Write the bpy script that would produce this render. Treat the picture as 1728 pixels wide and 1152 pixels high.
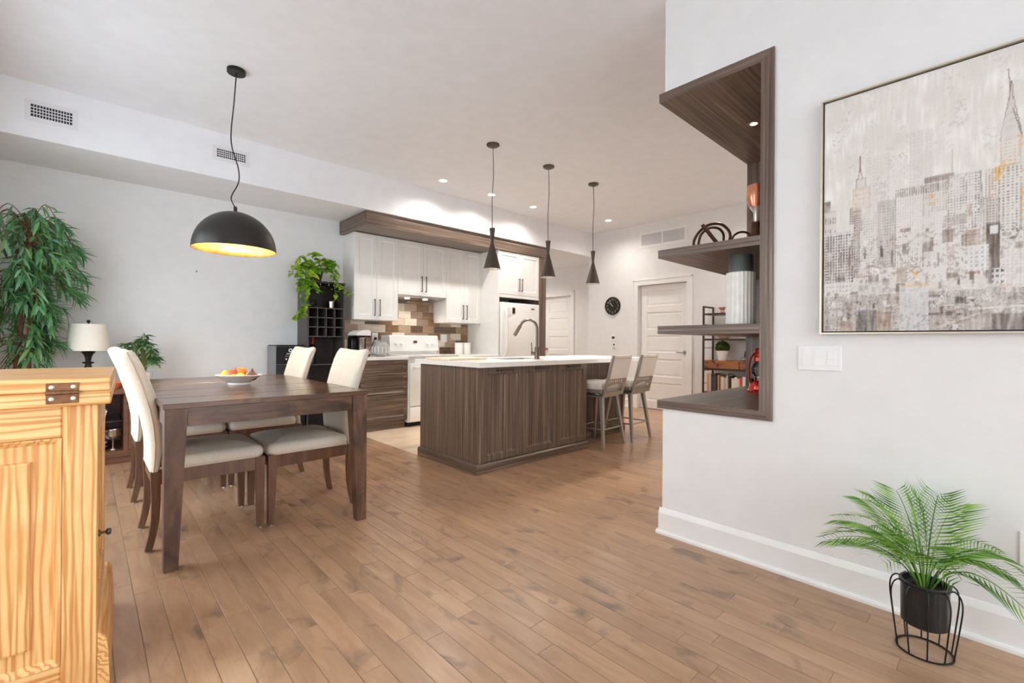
import bpy, bmesh, math, random
import numpy as np
from mathutils import Matrix, Vector

for o in list(bpy.data.objects):
    bpy.data.objects.remove(o)
S = bpy.context.scene
COL = S.collection
R = math.radians
PI = math.pi

# ------------------------------------------------------------------ camera
cd = bpy.data.cameras.new('camera')
cam = bpy.data.objects.new('camera', cd)
COL.objects.link(cam)
cd.sensor_width = 36.0
cd.lens = 776.0 / 1728.0 * 36.0
cd.clip_start = 0.05
YAW, ROLL, EYE = R(47.09), R(0.42), 1.09
_f = Vector((math.cos(YAW), math.sin(YAW), 0))
_r = Vector((math.sin(YAW), -math.cos(YAW), 0))
_u = Vector((0, 0, 1))
_r2 = _r * math.cos(ROLL) + _u * math.sin(ROLL)
_u2 = -_r * math.sin(ROLL) + _u * math.cos(ROLL)
cam.matrix_world = Matrix(((_r2.x, _u2.x, -_f.x, 0), (_r2.y, _u2.y, -_f.y, 0), (_r2.z, _u2.z, -_f.z, EYE), (0, 0, 0, 1)))
S.camera = cam

# ------------------------------------------------------------------ world, exposure
W = bpy.data.worlds.new('daylight')
S.world = W
W.use_nodes = True
bg = W.node_tree.nodes['Background']
bg.inputs[0].default_value = (0.87, 0.945, 1.0, 1)
bg.inputs[1].default_value = 8.0
S.view_settings.view_transform = 'Standard'
S.view_settings.look = 'None'
S.view_settings.gamma = 1.0
S.view_settings.use_curve_mapping = False
S.view_settings.exposure = -0.36
S.cycles.max_bounces = 14
S.cycles.diffuse_bounces = 7
S.cycles.glossy_bounces = 4
S.cycles.sample_clamp_indirect = 6.0
S.cycles.caustics_reflective = False
S.cycles.caustics_refractive = False


def portal(name, loc, rot, sx, sy):
    l = bpy.data.lights.new(name, 'AREA')
    l.shape = 'RECTANGLE'
    l.size, l.size_y = sx, sy
    l.cycles.is_portal = True
    o = bpy.data.objects.new(name, l)
    o.location, o.rotation_euler = loc, rot
    COL.objects.link(o)


def lamp(name, kind, loc, power, color, parent=None, size=0.03, angle=120, blend=0.6):
    l = bpy.data.lights.new(name, kind)
    l.energy, l.color = power, color
    l.shadow_soft_size = size
    if kind == 'SPOT':
        l.spot_size, l.spot_blend = R(angle), blend
    o = bpy.data.objects.new(name, l)
    COL.objects.link(o)
    if parent:
        o.parent = parent
        o.location = Vector(loc) - ORG.get(parent.name, Vector())
    else:
        o.location = loc
    return o


# window openings of the living room (left wall and the wall behind the camera)
WIN_L = [(1.05, 1.8), (2.9, 4.7)]
WIN_B = [(-0.45, 2.3)]
XL, YB = -0.56, -3.2
for i, (a, b) in enumerate(WIN_L):
    portal('window_portal', (XL - 0.02, (a + b) / 2, 1.35), (0, R(-90), 0), 2.3, b - a)
portal('window_portal', (0.925, YB - 0.02, 1.38), (R(90), 0, 0), 2.75, 2.65)

# ------------------------------------------------------------------ material helpers
def lin(c):
    return tuple(((v / 255) / 12.92 if v / 255 <= 0.04045 else ((v / 255 + 0.055) / 1.055) ** 2.4) for v in c) + (1,)


def nmat(name):
    m = bpy.data.materials.new(name)
    m.use_nodes = True
    nt = m.node_tree
    return m, nt, nt.nodes['Principled BSDF']


def N(nt, t, **kw):
    n = nt.nodes.new(t)
    for k, v in kw.items():
        setattr(n, k, v)
    return n


def ramp(nt, stops):
    r = N(nt, 'ShaderNodeValToRGB')
    e = r.color_ramp.elements
    while len(e) < len(stops):
        e.new(0.5)
    for el, (p, c) in zip(e, stops):
        el.position, el.color = p, c
    return r


def add_bump(nt, b, src, strength, dist=0.002):
    bp = N(nt, 'ShaderNodeBump')
    bp.inputs['Strength'].default_value = strength
    bp.inputs['Distance'].default_value = dist
    nt.links.new(src, bp.inputs['Height'])
    nt.links.new(bp.outputs[0], b.inputs['Normal'])


def plain(name, c, rough=0.5, metal=0.0, noise=0.0, nscale=8.0, bump=0.0, bscale=300.0, spec=0.5, coat=0.0, trans=0.0, ior=1.45, alpha=1.0):
    m, nt, b = nmat(name)
    c = lin(c)
    b.inputs['Roughness'].default_value = rough
    b.inputs['Metallic'].default_value = metal
    b.inputs['Specular IOR Level'].default_value = spec
    b.inputs['Coat Weight'].default_value = coat
    b.inputs['Transmission Weight'].default_value = trans
    b.inputs['IOR'].default_value = ior
    tc = N(nt, 'ShaderNodeTexCoord')
    n = N(nt, 'ShaderNodeTexNoise')
    n.inputs['Scale'].default_value = nscale
    n.inputs['Detail'].default_value = 4
    nt.links.new(tc.outputs['Object'], n.inputs['Vector'])
    k = noise if noise else 0.02
    lo = tuple(max(0, v * (1 - k)) for v in c[:3]) + (1,)
    hi = tuple(min(1, v * (1 + k)) for v in c[:3]) + (1,)
    rp = ramp(nt, [(0.3, lo), (0.7, hi)])
    nt.links.new(n.outputs[0], rp.inputs[0])
    nt.links.new(rp.outputs[0], b.inputs['Base Color'])
    if bump:
        n2 = N(nt, 'ShaderNodeTexNoise')
        n2.inputs['Scale'].default_value = bscale
        n2.inputs['Detail'].default_value = 3
        nt.links.new(tc.outputs['Object'], n2.inputs['Vector'])
        add_bump(nt, b, n2.outputs[0], bump, 0.001)
    return m


def wood(name, cols, axis, fine=60.0, along=1.6, rough=0.45, bump=0.15, rnd=0.0, wave=0.0, contrast=(0.25, 0.75), patch=None, coat=0.0):
    """streaky wood, grain along the given object axis"""
    m, nt, b = nmat(name)
    b.inputs['Roughness'].default_value = rough
    b.inputs['Coat Weight'].default_value = coat
    b.inputs['Coat Roughness'].default_value = 0.2
    tc = N(nt, 'ShaderNodeTexCoord')
    oi = N(nt, 'ShaderNodeObjectInfo')
    geo = N(nt, 'ShaderNodeNewGeometry')
    addr = N(nt, 'ShaderNodeMath', operation='ADD')
    nt.links.new(oi.outputs['Random'], addr.inputs[0])
    nt.links.new(geo.outputs['Random Per Island'], addr.inputs[1])
    fr = N(nt, 'ShaderNodeMath', operation='FRACT')
    nt.links.new(addr.outputs[0], fr.inputs[0])
    mul = N(nt, 'ShaderNodeMath', operation='MULTIPLY')
    mul.inputs[1].default_value = 43.0 if rnd else 0.0
    nt.links.new(fr.outputs[0], mul.inputs[0])
    off = N(nt, 'ShaderNodeVectorMath', operation='ADD')
    nt.links.new(tc.outputs['Object'], off.inputs[0])
    nt.links.new(mul.outputs[0], off.inputs[1])
    mp = N(nt, 'ShaderNodeMapping')
    sc = [fine, fine, fine]
    sc[axis] = along
    mp.inputs['Scale'].default_value = sc
    nt.links.new(off.outputs[0], mp.inputs['Vector'])
    n1 = N(nt, 'ShaderNodeTexNoise')
    n1.inputs['Scale'].default_value = 1.0
    n1.inputs['Detail'].default_value = 5
    n1.inputs['Roughness'].default_value = 0.62
    n1.inputs['Distortion'].default_value = wave
    nt.links.new(mp.outputs[0], n1.inputs['Vector'])
    k = len(cols)
    lo, hi = contrast
    rp = ramp(nt, [(lo + (hi - lo) * i / (k - 1), lin(c)) for i, c in enumerate(cols)])
    nt.links.new(n1.outputs[0], rp.inputs[0])
    out = rp.outputs[0]
    if rnd:
        hsv = N(nt, 'ShaderNodeHueSaturation')
        mr = N(nt, 'ShaderNodeMapRange')
        mr.inputs['To Min'].default_value = 1 - rnd
        mr.inputs['To Max'].default_value = 1 + rnd
        nt.links.new(fr.outputs[0], mr.inputs['Value'])
        nt.links.new(mr.outputs[0], hsv.inputs['Value'])
        nt.links.new(out, hsv.inputs['Color'])
        out = hsv.outputs[0]
    if patch:
        pc, pscale, pax, plo, phi = patch
        mp2 = N(nt, 'ShaderNodeMapping')
        s2 = [pscale * 1.6] * 3
        s2[pax] = pscale
        mp2.inputs['Scale'].default_value = s2
        nt.links.new(off.outputs[0], mp2.inputs['Vector'])
        n3 = N(nt, 'ShaderNodeTexNoise')
        n3.inputs['Scale'].default_value = 1.0
        n3.inputs['Detail'].default_value = 4
        n3.inputs['Distortion'].default_value = 0.7
        nt.links.new(mp2.outputs[0], n3.inputs['Vector'])
        r3 = ramp(nt, [(plo, (0, 0, 0, 1)), (phi, (1, 1, 1, 1))])
        nt.links.new(n3.outputs[0], r3.inputs[0])
        mx = N(nt, 'ShaderNodeMix', data_type='RGBA')
        nt.links.new(r3.outputs[0], mx.inputs[0])
        nt.links.new(out, mx.inputs[6])
        mx.inputs[7].default_value = lin(pc)
        out = mx.outputs[2]
    nt.links.new(out, b.inputs['Base Color'])
    if bump:
        add_bump(nt, b, n1.outputs[0], bump, 0.001)
    return m


def emit(name, c, strength):
    m, nt, b = nmat(name)
    b.inputs['Base Color'].default_value = lin(c)
    b.inputs['Emission Color'].default_value = lin(c)
    b.inputs['Emission Strength'].default_value = strength
    return m


def leafmat(name, cols, rough=0.4, trans=0.25):
    m, nt, b = nmat(name)
    oi = N(nt, 'ShaderNodeObjectInfo')
    geo = N(nt, 'ShaderNodeNewGeometry')
    ad = N(nt, 'ShaderNodeMath', operation='ADD')
    nt.links.new(oi.outputs['Random'], ad.inputs[0])
    nt.links.new(geo.outputs['Random Per Island'], ad.inputs[1])
    fr = N(nt, 'ShaderNodeMath', operation='FRACT')
    nt.links.new(ad.outputs[0], fr.inputs[0])
    rp = ramp(nt, [(i / (len(cols) - 1), lin(c)) for i, c in enumerate(cols)])
    nt.links.new(fr.outputs[0], rp.inputs[0])
    nt.links.new(rp.outputs[0], b.inputs['Base Color'])
    b.inputs['Roughness'].default_value = rough
    tr = N(nt, 'ShaderNodeBsdfTranslucent')
    nt.links.new(rp.outputs[0], tr.inputs['Color'])
    mx = N(nt, 'ShaderNodeMixShader')
    mx.inputs[0].default_value = trans
    nt.links.new(b.outputs[0], mx.inputs[1])
    nt.links.new(tr.outputs[0], mx.inputs[2])
    nt.links.new(mx.outputs[0], nt.nodes['Material Output'].inputs['Surface'])
    return m


M = {}
M['wall'] = plain('wall_paint', (236, 236, 236), 0.6, bump=0.03, bscale=180)
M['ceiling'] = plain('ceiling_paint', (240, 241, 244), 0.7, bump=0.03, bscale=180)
M['trim'] = plain('trim_paint', (242, 242, 242), 0.35)
M['door'] = plain('door_paint', (240, 239, 238), 0.38)
M['cab_white'] = plain('cabinet_white', (240, 239, 236), 0.35)
M['appliance'] = plain('appliance_white', (242, 242, 240), 0.25)
M['quartz'] = plain('quartz_top', (246, 245, 243), 0.18, noise=0.03, nscale=30)
M['plank'] = wood('maple_plank', [(159, 124, 97), (177, 141, 111), (189, 154, 123)], 1, fine=20, along=3.5, rough=0.28, bump=0.02, rnd=0.1, wave=0.6, contrast=(0.25, 0.75), patch=((116, 96, 84), 5.0, 1, 0.585, 0.75))
M['plank_under'] = plain('joint_glint', (168, 142, 118), 0.6)  # joint tone lightened to carry the window glint off the plank bevels
M['floortile'] = wood('beige_floor_tile', [(205, 178, 150), (222, 200, 176), (232, 214, 194)], 0, fine=9, along=3, rough=0.3, bump=0.03, rnd=0.05)
LAM = [(74, 61, 53), (105, 88, 77), (123, 105, 92), (170, 148, 128)]
M['lam_z'] = wood('laminate_vertical', LAM, 2, fine=70, along=1.0, rough=0.34, contrast=(0.36, 0.70), bump=0.1)
M['lam_x'] = wood('laminate_grain_x', LAM, 0, fine=70, along=1.0, rough=0.34, contrast=(0.36, 0.70), bump=0.1)
M['lam_y'] = wood('laminate_grain_y', LAM, 1, fine=70, along=1.0, rough=0.34, contrast=(0.36, 0.70), bump=0.1)
TBL = [(62, 40, 29), (94, 65, 48), (114, 82, 61), (136, 102, 78)]
M['table'] = wood('table_walnut_x', TBL, 0, fine=22, along=3, rough=0.2, wave=0.6, rnd=0.12, patch=((58, 40, 31), 5, 0, 0.5, 0.7))
M['table_z'] = wood('table_walnut_z', TBL, 2, fine=20, along=3, rough=0.4, wave=0.6, rnd=0.08, patch=((62, 42, 33), 6, 2, 0.5, 0.7))
M['chairwood'] = wood('chair_walnut', [(78, 50, 35), (108, 73, 52), (132, 94, 67)], 2, fine=30, along=4, rough=0.35, rnd=0.08)
M['consolewood'] = wood('console_walnut', [(84, 54, 38), (112, 76, 56), (132, 92, 70)], 0, fine=28, along=3, rough=0.4)


def pine(name, axis):
    m, nt, b = nmat(name)
    b.inputs['Roughness'].default_value = 0.45
    tc = N(nt, 'ShaderNodeTexCoord')
    oi = N(nt, 'ShaderNodeObjectInfo')
    ml = N(nt, 'ShaderNodeMath', operation='MULTIPLY')
    ml.inputs[1].default_value = 17.0
    nt.links.new(oi.outputs['Random'], ml.inputs[0])
    off = N(nt, 'ShaderNodeVectorMath', operation='ADD')
    nt.links.new(tc.outputs['Object'], off.inputs[0])
    nt.links.new(ml.outputs[0], off.inputs[1])
    mp = N(nt, 'ShaderNodeMapping')
    sc = [1.0, 1.0, 1.0]
    sc[axis] = 0.05
    mp.inputs['Scale'].default_value = sc
    nt.links.new(off.outputs[0], mp.inputs['Vector'])
    wv = N(nt, 'ShaderNodeTexWave')
    wv.wave_type = 'RINGS'
    wv.rings_direction = 'XYZ'[axis]
    wv.inputs['Scale'].default_value = 22.0
    wv.inputs['Distortion'].default_value = 7.0
    wv.inputs['Detail'].default_value = 2.0
    wv.inputs['Detail Scale'].default_value = 2.0
    nt.links.new(mp.outputs[0], wv.inputs['Vector'])
    rp = ramp(nt, [(0.0, lin((240, 196, 134))), (0.5, lin((234, 184, 120))), (0.8, lin((220, 160, 96))), (1.0, lin((206, 142, 80)))])
    nt.links.new(wv.outputs['Fac'], rp.inputs[0])
    n2 = N(nt, 'ShaderNodeTexNoise')
    n2.inputs['Scale'].default_value = 3.0
    n2.inputs['Detail'].default_value = 3.0
    nt.links.new(off.outputs[0], n2.inputs['Vector'])
    r2 = ramp(nt, [(0.55, (0, 0, 0, 1)), (0.8, (1, 1, 1, 1))])
    nt.links.new(n2.outputs[0], r2.inputs[0])
    mx = N(nt, 'ShaderNodeMix', data_type='RGBA')
    nt.links.new(r2.outputs[0], mx.inputs[0])
    nt.links.new(rp.outputs[0], mx.inputs[6])
    mx.inputs[7].default_value = lin((214, 150, 88))
    nt.links.new(mx.outputs[2], b.inputs['Base Color'])
    add_bump(nt, b, wv.outputs['Fac'], 0.06, 0.001)
    return m


M['pine_z'] = pine('pine_vertical', 2)
M['pine_x'] = pine('pine_horizontal', 0)
M['pine_y'] = pine('pine_lengthwise', 1)
M['drawerwood'] = wood('rustic_board', [(112, 66, 36), (150, 94, 54), (176, 118, 72)], 1, fine=30, along=4, rough=0.5, patch=((84, 48, 28), 9, 1, 0.55, 0.66))
M['boardwood'] = wood('cutting_board_wood', [(226, 204, 176), (236, 216, 190), (242, 226, 204)], 0, fine=40, along=3, rough=0.45)
M['rackwood'] = plain('espresso_laminate', (58, 47, 44), 0.45, noise=0.15, nscale=14)
M['rackside'] = plain('espresso_side', (82, 76, 76), 0.4, noise=0.08, nscale=14)
M['fabric'] = plain('cream_linen', (226, 217, 203), 0.9, noise=0.05, nscale=60, bump=0.35, bscale=700)
M['piping'] = plain('cream_piping', (214, 203, 186), 0.85)
M['vinyl'] = plain('white_vinyl', (250, 249, 246), 0.45)
M['black'] = plain('black_metal', (26, 25, 25), 0.4, spec=0.4)
M['domeblack'] = plain('dome_black', (48, 45, 43), 0.42, metal=0.3)
M['blackplastic'] = plain('black_plastic', (22, 22, 24), 0.25)
M['greyplastic'] = plain('grey_plastic', (138, 138, 141), 0.4)
M['bronze'] = plain('dark_bronze', (84, 75, 66), 0.42, metal=0.5)
M['pewter'] = plain('pewter_metal', (184, 179, 172), 0.36, metal=0.6)
M['chrome'] = plain('polished_silver', (214, 212, 208), 0.12, metal=1.0)
M['steel'] = plain('brushed_steel', (176, 172, 168), 0.3, metal=0.9)
M['faucet'] = plain('gunmetal', (112, 101, 91), 0.3, metal=0.85)
M['gold'] = plain('gold_leaf', (232, 186, 104), 0.35, metal=0.75, noise=0.3, nscale=22)
M['silverin'] = plain('silver_lining', (226, 222, 216), 0.3, metal=0.6)
M['glass'] = plain('clear_glass', (250, 250, 250), 0.02, trans=1.0, ior=1.3)
_m, _nt, _b = nmat('window_glass')
_tr = N(_nt, 'ShaderNodeBsdfTransparent')
_gl = N(_nt, 'ShaderNodeBsdfGlossy')
_gl.inputs['Roughness'].default_value = 0.02
_mx = N(_nt, 'ShaderNodeMixShader')
_mx.inputs[0].default_value = 0.06
_nt.links.new(_tr.outputs[0], _mx.inputs[1])
_nt.links.new(_gl.outputs[0], _mx.inputs[2])
_nt.links.new(_mx.outputs[0], _nt.nodes['Material Output'].inputs['Surface'])
M['winglass'] = _m
M['tinted'] = plain('smoked_glass_shelf', (70, 66, 64), 0.08, trans=0.4)
M['porcelain'] = plain('white_porcelain', (244, 242, 238), 0.2)
M['lampshade'] = plain('linen_shade', (232, 226, 216), 0.9, bump=0.3, bscale=500)
M['vent'] = plain('vent_white', (232, 232, 234), 0.45)
M['ventdark'] = plain('vent_cavity', (44, 48, 54), 0.8)
M['cord'] = plain('black_cord', (34, 33, 33), 0.55)
M['soil'] = plain('potting_soil', (52, 40, 32), 0.95, noise=0.4, nscale=90)
M['stem'] = plain('plant_stem', (96, 110, 52), 0.6)
M['bark'] = plain('brown_bark', (120, 74, 54), 0.8, noise=0.3, nscale=50, bump=0.5, bscale=120)
M['treeleaf'] = leafmat('tree_leaf', [(74, 130, 74), (100, 158, 90), (128, 180, 146), (150, 192, 116), (110, 164, 134), (84, 142, 82)], trans=0.4)
M['pothos'] = leafmat('pothos_leaf', [(82, 138, 36), (124, 172, 40), (168, 200, 52), (104, 156, 40), (186, 208, 70)])
M['pepleaf'] = leafmat('striped_leaf', [(58, 104, 56), (92, 140, 76), (160, 184, 142), (74, 122, 60)])
M['palm'] = leafmat('palm_leaf', [(66, 110, 52), (116, 170, 70), (168, 210, 100), (84, 134, 58)], trans=0.4)
M['bushleaf'] = leafmat('bush_leaf', [(52, 76, 34), (84, 108, 50), (104, 128, 62)])
M['ceram'] = plain('pale_ceramic', (240, 240, 234), 0.35, noise=0.06, nscale=16)
M['ceramdark'] = plain('grey_green_glaze', (84, 92, 91), 0.28)
M['bronzeart'] = plain('brown_bronze', (84, 58, 44), 0.35, metal=0.7, noise=0.3, nscale=30)
M['copper'] = plain('copper', (214, 142, 112), 0.25, metal=0.9)
M['redmetal'] = plain('red_lacquer', (206, 40, 24), 0.2, metal=0.3, coat=0.5)
M['bulb'] = emit('warm_bulb', (255, 232, 196), 14)
M['downlight'] = emit('downlight_lens', (255, 246, 232), 22)
M['puck'] = emit('puck_lens', (255, 226, 180), 40)
M['white_ink'] = plain('white_print', (236, 236, 236), 0.6)
M['dark_ink'] = plain('dark_print', (50, 50, 52), 0.6)
M['clockface'] = plain('clock_face', (38, 32, 28), 0.5)
M['cream_ink'] = plain('cream_print', (206, 196, 178), 0.6)
M['brass'] = plain('aged_hinge', (132, 92, 62), 0.45, metal=0.6, noise=0.3, nscale=60)
M['screw'] = plain('screw_zinc', (206, 204, 184), 0.35, metal=0.6)
M['steelframe'] = plain('brown_steel', (72, 58, 50), 0.5, metal=0.4)
M['champagne'] = plain('champagne_frame', (222, 212, 192), 0.35, metal=0.5)

# ------------------------------------------------------------------ mesh helpers
ORG = {}


def obj(name, bm, mat=None, parent=None, smooth=False, angle=40, mesh=None):
    if mesh is None:
        bmesh.ops.recalc_face_normals(bm, faces=bm.faces)
        me = bpy.data.meshes.new(name)
        if parent is not None:
            o_ = ORG.get(parent.name)
            if o_ is not None and o_.length > 0:
                bmesh.ops.translate(bm, vec=-o_, verts=bm.verts)
        bm.to_mesh(me)
        bm.free()
        if smooth:
            me.polygons.foreach_set('use_smooth', [True] * len(me.polygons))
            if angle < 180:
                me.set_sharp_from_angle(angle=R(angle))
        if mat:
            me.materials.append(M[mat] if isinstance(mat, str) else mat)
    else:
        me = mesh
    o = bpy.data.objects.new(name, me)
    COL.objects.link(o)
    if parent is not None:
        o.parent = parent
    if parent is not None:
        ORG[o.name] = ORG.get(parent.name, Vector())
    return o


def tag(o, label, cat=None, group=None, kind=None):
    if label:
        o['label'] = label
    if cat:
        o['category'] = cat
    if group:
        o['group'] = group
    if kind:
        o['kind'] = kind
    return o


def thing(name, label, cat, loc=(0, 0, 0), group=None):
    o = bpy.data.objects.new(name, None)
    o.empty_display_size = 0.1
    COL.objects.link(o)
    o.location = loc
    ORG[o.name] = Vector(loc)
    return tag(o, label, cat, group)


def struct(name, bm, mat, label=None, smooth=False):
    o = obj(name, bm, mat, smooth=smooth)
    o['kind'] = 'structure'
    if label:
        o['label'] = label
    return o


def child(src, parent):
    c = src.copy()
    COL.objects.link(c)
    c.parent = parent
    for k in list(src.children):
        child(k, c)
    return c


def dup(root, loc, rotz=0, label=None):
    r = root.copy()
    COL.objects.link(r)
    r.location = loc
    r.rotation_euler = (0, 0, rotz)
    if label:
        r['label'] = label
    for k in list(root.children):
        child(k, r)
    return r


def B():
    return bmesh.new()


def box(bm, x0, x1, y0, y1, z0, z1, bev=0.0, seg=1):
    vs = [bm.verts.new((x, y, z)) for x in (x0, x1) for y in (y0, y1) for z in (z0, z1)]
    idx = [(0, 1, 3, 2), (4, 6, 7, 5), (0, 4, 5, 1), (2, 3, 7, 6), (0, 2, 6, 4), (1, 5, 7, 3)]
    fs = [bm.faces.new([vs[i] for i in f]) for f in idx]
    if bev > 0:
        es = list({e for f in fs for e in f.edges})
        bmesh.ops.bevel(bm, geom=es, offset=bev, segments=seg, affect='EDGES', profile=0.5)
    return bm


def bx(x0, x1, y0, y1, z0, z1, bev=0.0, seg=1):
    return box(B(), x0, x1, y0, y1, z0, z1, bev, seg)


def hexa(bm, low, high, z0, z1):
    """tapered leg: low/high = (x0,x1,y0,y1)"""
    a = [bm.verts.new((x, y, z0)) for x, y in ((low[0], low[2]), (low[1], low[2]), (low[1], low[3]), (low[0], low[3]))]
    b = [bm.verts.new((x, y, z1)) for x, y in ((high[0], high[2]), (high[1], high[2]), (high[1], high[3]), (high[0], high[3]))]
    bm.faces.new(a[::-1])
    bm.faces.new(b)
    for i in range(4):
        bm.faces.new((a[i], a[(i + 1) % 4], b[(i + 1) % 4], b[i]))
    return bm


def prism(bm, pts, lo, hi, axis):
    """polygon pts in the two other axes, extruded along axis"""
    def p(a, b, c):
        return {0: (c, a, b), 1: (a, c, b), 2: (a, b, c)}[axis]
    A = [bm.verts.new(p(a, b, lo)) for a, b in pts]
    C = [bm.verts.new(p(a, b, hi)) for a, b in pts]
    bm.faces.new(A[::-1])
    bm.faces.new(C)
    n = len(pts)
    for i in range(n):
        bm.faces.new((A[i], A[(i + 1) % n], C[(i + 1) % n], C[i]))
    return bm


def lathe(bm, prof, n=24, c=(0, 0, 0), sx=1.0, sy=1.0):
    rings = []
    for r, z in prof:
        if r < 1e-6:
            rings.append([bm.verts.new((c[0], c[1], c[2] + z))])
        else:
            rings.append([bm.verts.new((c[0] + sx * r * math.cos(2 * PI * i / n), c[1] + sy * r * math.sin(2 * PI * i / n), c[2] + z)) for i in range(n)])
    for a, b in zip(rings, rings[1:]):
        for i in range(n):
            j = (i + 1) % n
            if len(a) == 1 and len(b) == 1:
                continue
            if len(a) == 1:
                bm.faces.new((a[0], b[j], b[i]))
            elif len(b) == 1:
                bm.faces.new((a[i], a[j], b[0]))
            else:
                bm.faces.new((a[i], a[j], b[j], b[i]))
    return bm


def tube(bm, pts, r, n=8, closed=False, caps=True):
    pts = [Vector(p) for p in pts]
    k = len(pts)
    rs = r if isinstance(r, (list, tuple)) else [r] * k
    tang = []
    for i in range(k):
        if closed:
            t = pts[(i + 1) % k] - pts[i - 1]
        else:
            t = pts[min(i + 1, k - 1)] - pts[max(i - 1, 0)]
        tang.append(t.normalized() if t.length > 1e-9 else Vector((0, 0, 1)))
    ref = Vector((0, 0, 1)) if abs(tang[0].z) < 0.9 else Vector((1, 0, 0))
    nv = (ref - tang[0] * ref.dot(tang[0])).normalized()
    rings = []
    for i in range(k):
        nv = (nv - tang[i] * nv.dot(tang[i]))
        nv = nv.normalized() if nv.length > 1e-6 else tang[i].orthogonal().normalized()
        bv = tang[i].cross(nv)
        rings.append([bm.verts.new(pts[i] + (nv * math.cos(2 * PI * j / n) + bv * math.sin(2 * PI * j / n)) * rs[i]) for j in range(n)])
    m = k if closed else k - 1
    for i in range(m):
        a, b = rings[i], rings[(i + 1) % k]
        for j in range(n):
            bm.faces.new((a[j], a[(j + 1) % n], b[(j + 1) % n], b[j]))
    if caps and not closed:
        bm.faces.new(rings[0][::-1])
        bm.faces.new(rings[-1])
    return bm


def smooth_path(pts, sub=6):
    pts = [Vector(p) for p in pts]
    out = []
    for i in range(len(pts) - 1):
        p0, p1, p2, p3 = pts[max(i - 1, 0)], pts[i], pts[i + 1], pts[min(i + 2, len(pts) - 1)]
        for s in range(sub):
            t = s / sub
            out.append(0.5 * ((2 * p1) + (p2 - p0) * t + (2 * p0 - 5 * p1 + 4 * p2 - p3) * t * t + (3 * p1 - p0 - 3 * p2 + p3) * t ** 3))
    out.append(pts[-1])
    return out


def cushion(bm, x0, x1, y0, y1, z0, z1, crown=0.02, e=0.03, nx=10, ny=10):
    """upholstered pad: rounded edges and crowned top"""
    def row(inset, z, cr=0.0):
        vs = []
        X0, X1, Y0, Y1 = x0 + inset, x1 - inset, y0 + inset, y1 - inset
        rad = max(0.005, e * 1.2 - inset)
        for cx, cy, a0 in ((X1 - rad, Y1 - rad, 0), (X0 + rad, Y1 - rad, 90), (X0 + rad, Y0 + rad, 180), (X1 - rad, Y0 + rad, 270)):
            for k in range(5):
                a = R(a0 + k * 22.5)
                vs.append(bm.verts.new((cx + rad * math.cos(a), cy + rad * math.sin(a), z)))
        return vs
    h = z1 - z0
    rings = [row(e * 0.3, z0), row(0, z0 + h * 0.25), row(0, z0 + h * 0.6), row(e * 0.35, z0 + h * 0.9), row(e * 1.0, z1)]
    for q, c in ((0.25, 0.5), (0.5, 0.8), (0.75, 0.95)):
        inset = e + (min(x1 - x0, y1 - y0) / 2 - e) * q * 0.9
        rings.append(row(inset, z1 + crown * c))
    n = len(rings[0])
    for a, b in zip(rings, rings[1:]):
        for i in range(n):
            bm.faces.new((a[i], a[(i + 1) % n], b[(i + 1) % n], b[i]))
    bm.faces.new(rings[0][::-1])
    bm.faces.new(rings[-1])
    return bm


def face_frame(origin, facing):
    """matrix: local x = across (viewer's right), y = up, z = out of the wall"""
    U = {'-y': (1, 0, 0), '-x': (0, -1, 0), '+x': (0, 1, 0), '+y': (-1, 0, 0)}[facing]
    Wd = {'-y': (0, -1, 0), '-x': (-1, 0, 0), '+x': (1, 0, 0), '+y': (0, 1, 0)}[facing]
    m = Matrix(((U[0], 0, Wd[0], origin[0]), (U[1], 0, Wd[1], origin[1]), (U[2], 1, Wd[2], origin[2]), (0, 0, 0, 1)))
    return m


def panel_door(w, h, t=0.02, rail=0.06, slope=0.012, rec=0.008, raised=0.0):
    bm = B()
    def rect(i, z):
        return [bm.verts.new(p) for p in ((i, i, z), (w - i, i, z), (w - i, h - i, z), (i, h - i, z))]
    e = 0.002
    rings = [rect(0, 0), rect(0, t - e), rect(e, t), rect(rail, t), rect(rail + 0.004, t - rec * 0.5), rect(rail + slope, t - rec)]
    if raised:
        rings += [rect(rail + slope + raised, t - rec), rect(rail + slope + raised + 0.012, t - rec * 0.3)]
    for a, b in zip(rings, rings[1:]):
        for i in range(4):
            bm.faces.new((a[i], a[(i + 1) % 4], b[(i + 1) % 4], b[i]))
    bm.faces.new(rings[0][::-1])
    bm.faces.new(rings[-1])
    return bm


def tf(bm, m):
    bmesh.ops.transform(bm, matrix=m, verts=bm.verts)
    return bm


def bar_handle(bm_unused, m, length, vertical=True, r=0.005, out=0.03):
    bm = B()
    s = length / 2
    if vertical:
        box(bm, -r, r, -s, s, out - r, out + r, 0.0015)
        for v in (-s + 0.012, s - 0.012):
            box(bm, -r * 0.8, r * 0.8, v - r * 0.8, v + r * 0.8, 0, out)
    else:
        box(bm, -s, s, -r, r, out - r, out + r, 0.0015)
        for v in (-s + 0.012, s - 0.012):
            box(bm, v - r * 0.8, v + r * 0.8, -r * 0.8, r * 0.8, 0, out)
    return tf(bm, m)


def text_bm(body, size, m, extrude=0.0006, align='CENTER'):
    cu = bpy.data.curves.new('lettering', 'FONT')
    cu.body = body
    cu.size = size
    cu.extrude = extrude
    cu.align_x = align
    cu.align_y = 'CENTER'
    cu.resolution_u = 2
    t = bpy.data.objects.new('lettering', cu)
    COL.objects.link(t)
    dg = bpy.context.evaluated_depsgraph_get()
    me = bpy.data.meshes.new_from_object(t.evaluated_get(dg))
    bm = B()
    bm.from_mesh(me)
    bpy.data.objects.remove(t)
    bpy.data.meshes.remove(me)
    bpy.data.curves.remove(cu)
    return tf(bm, m)


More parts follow.
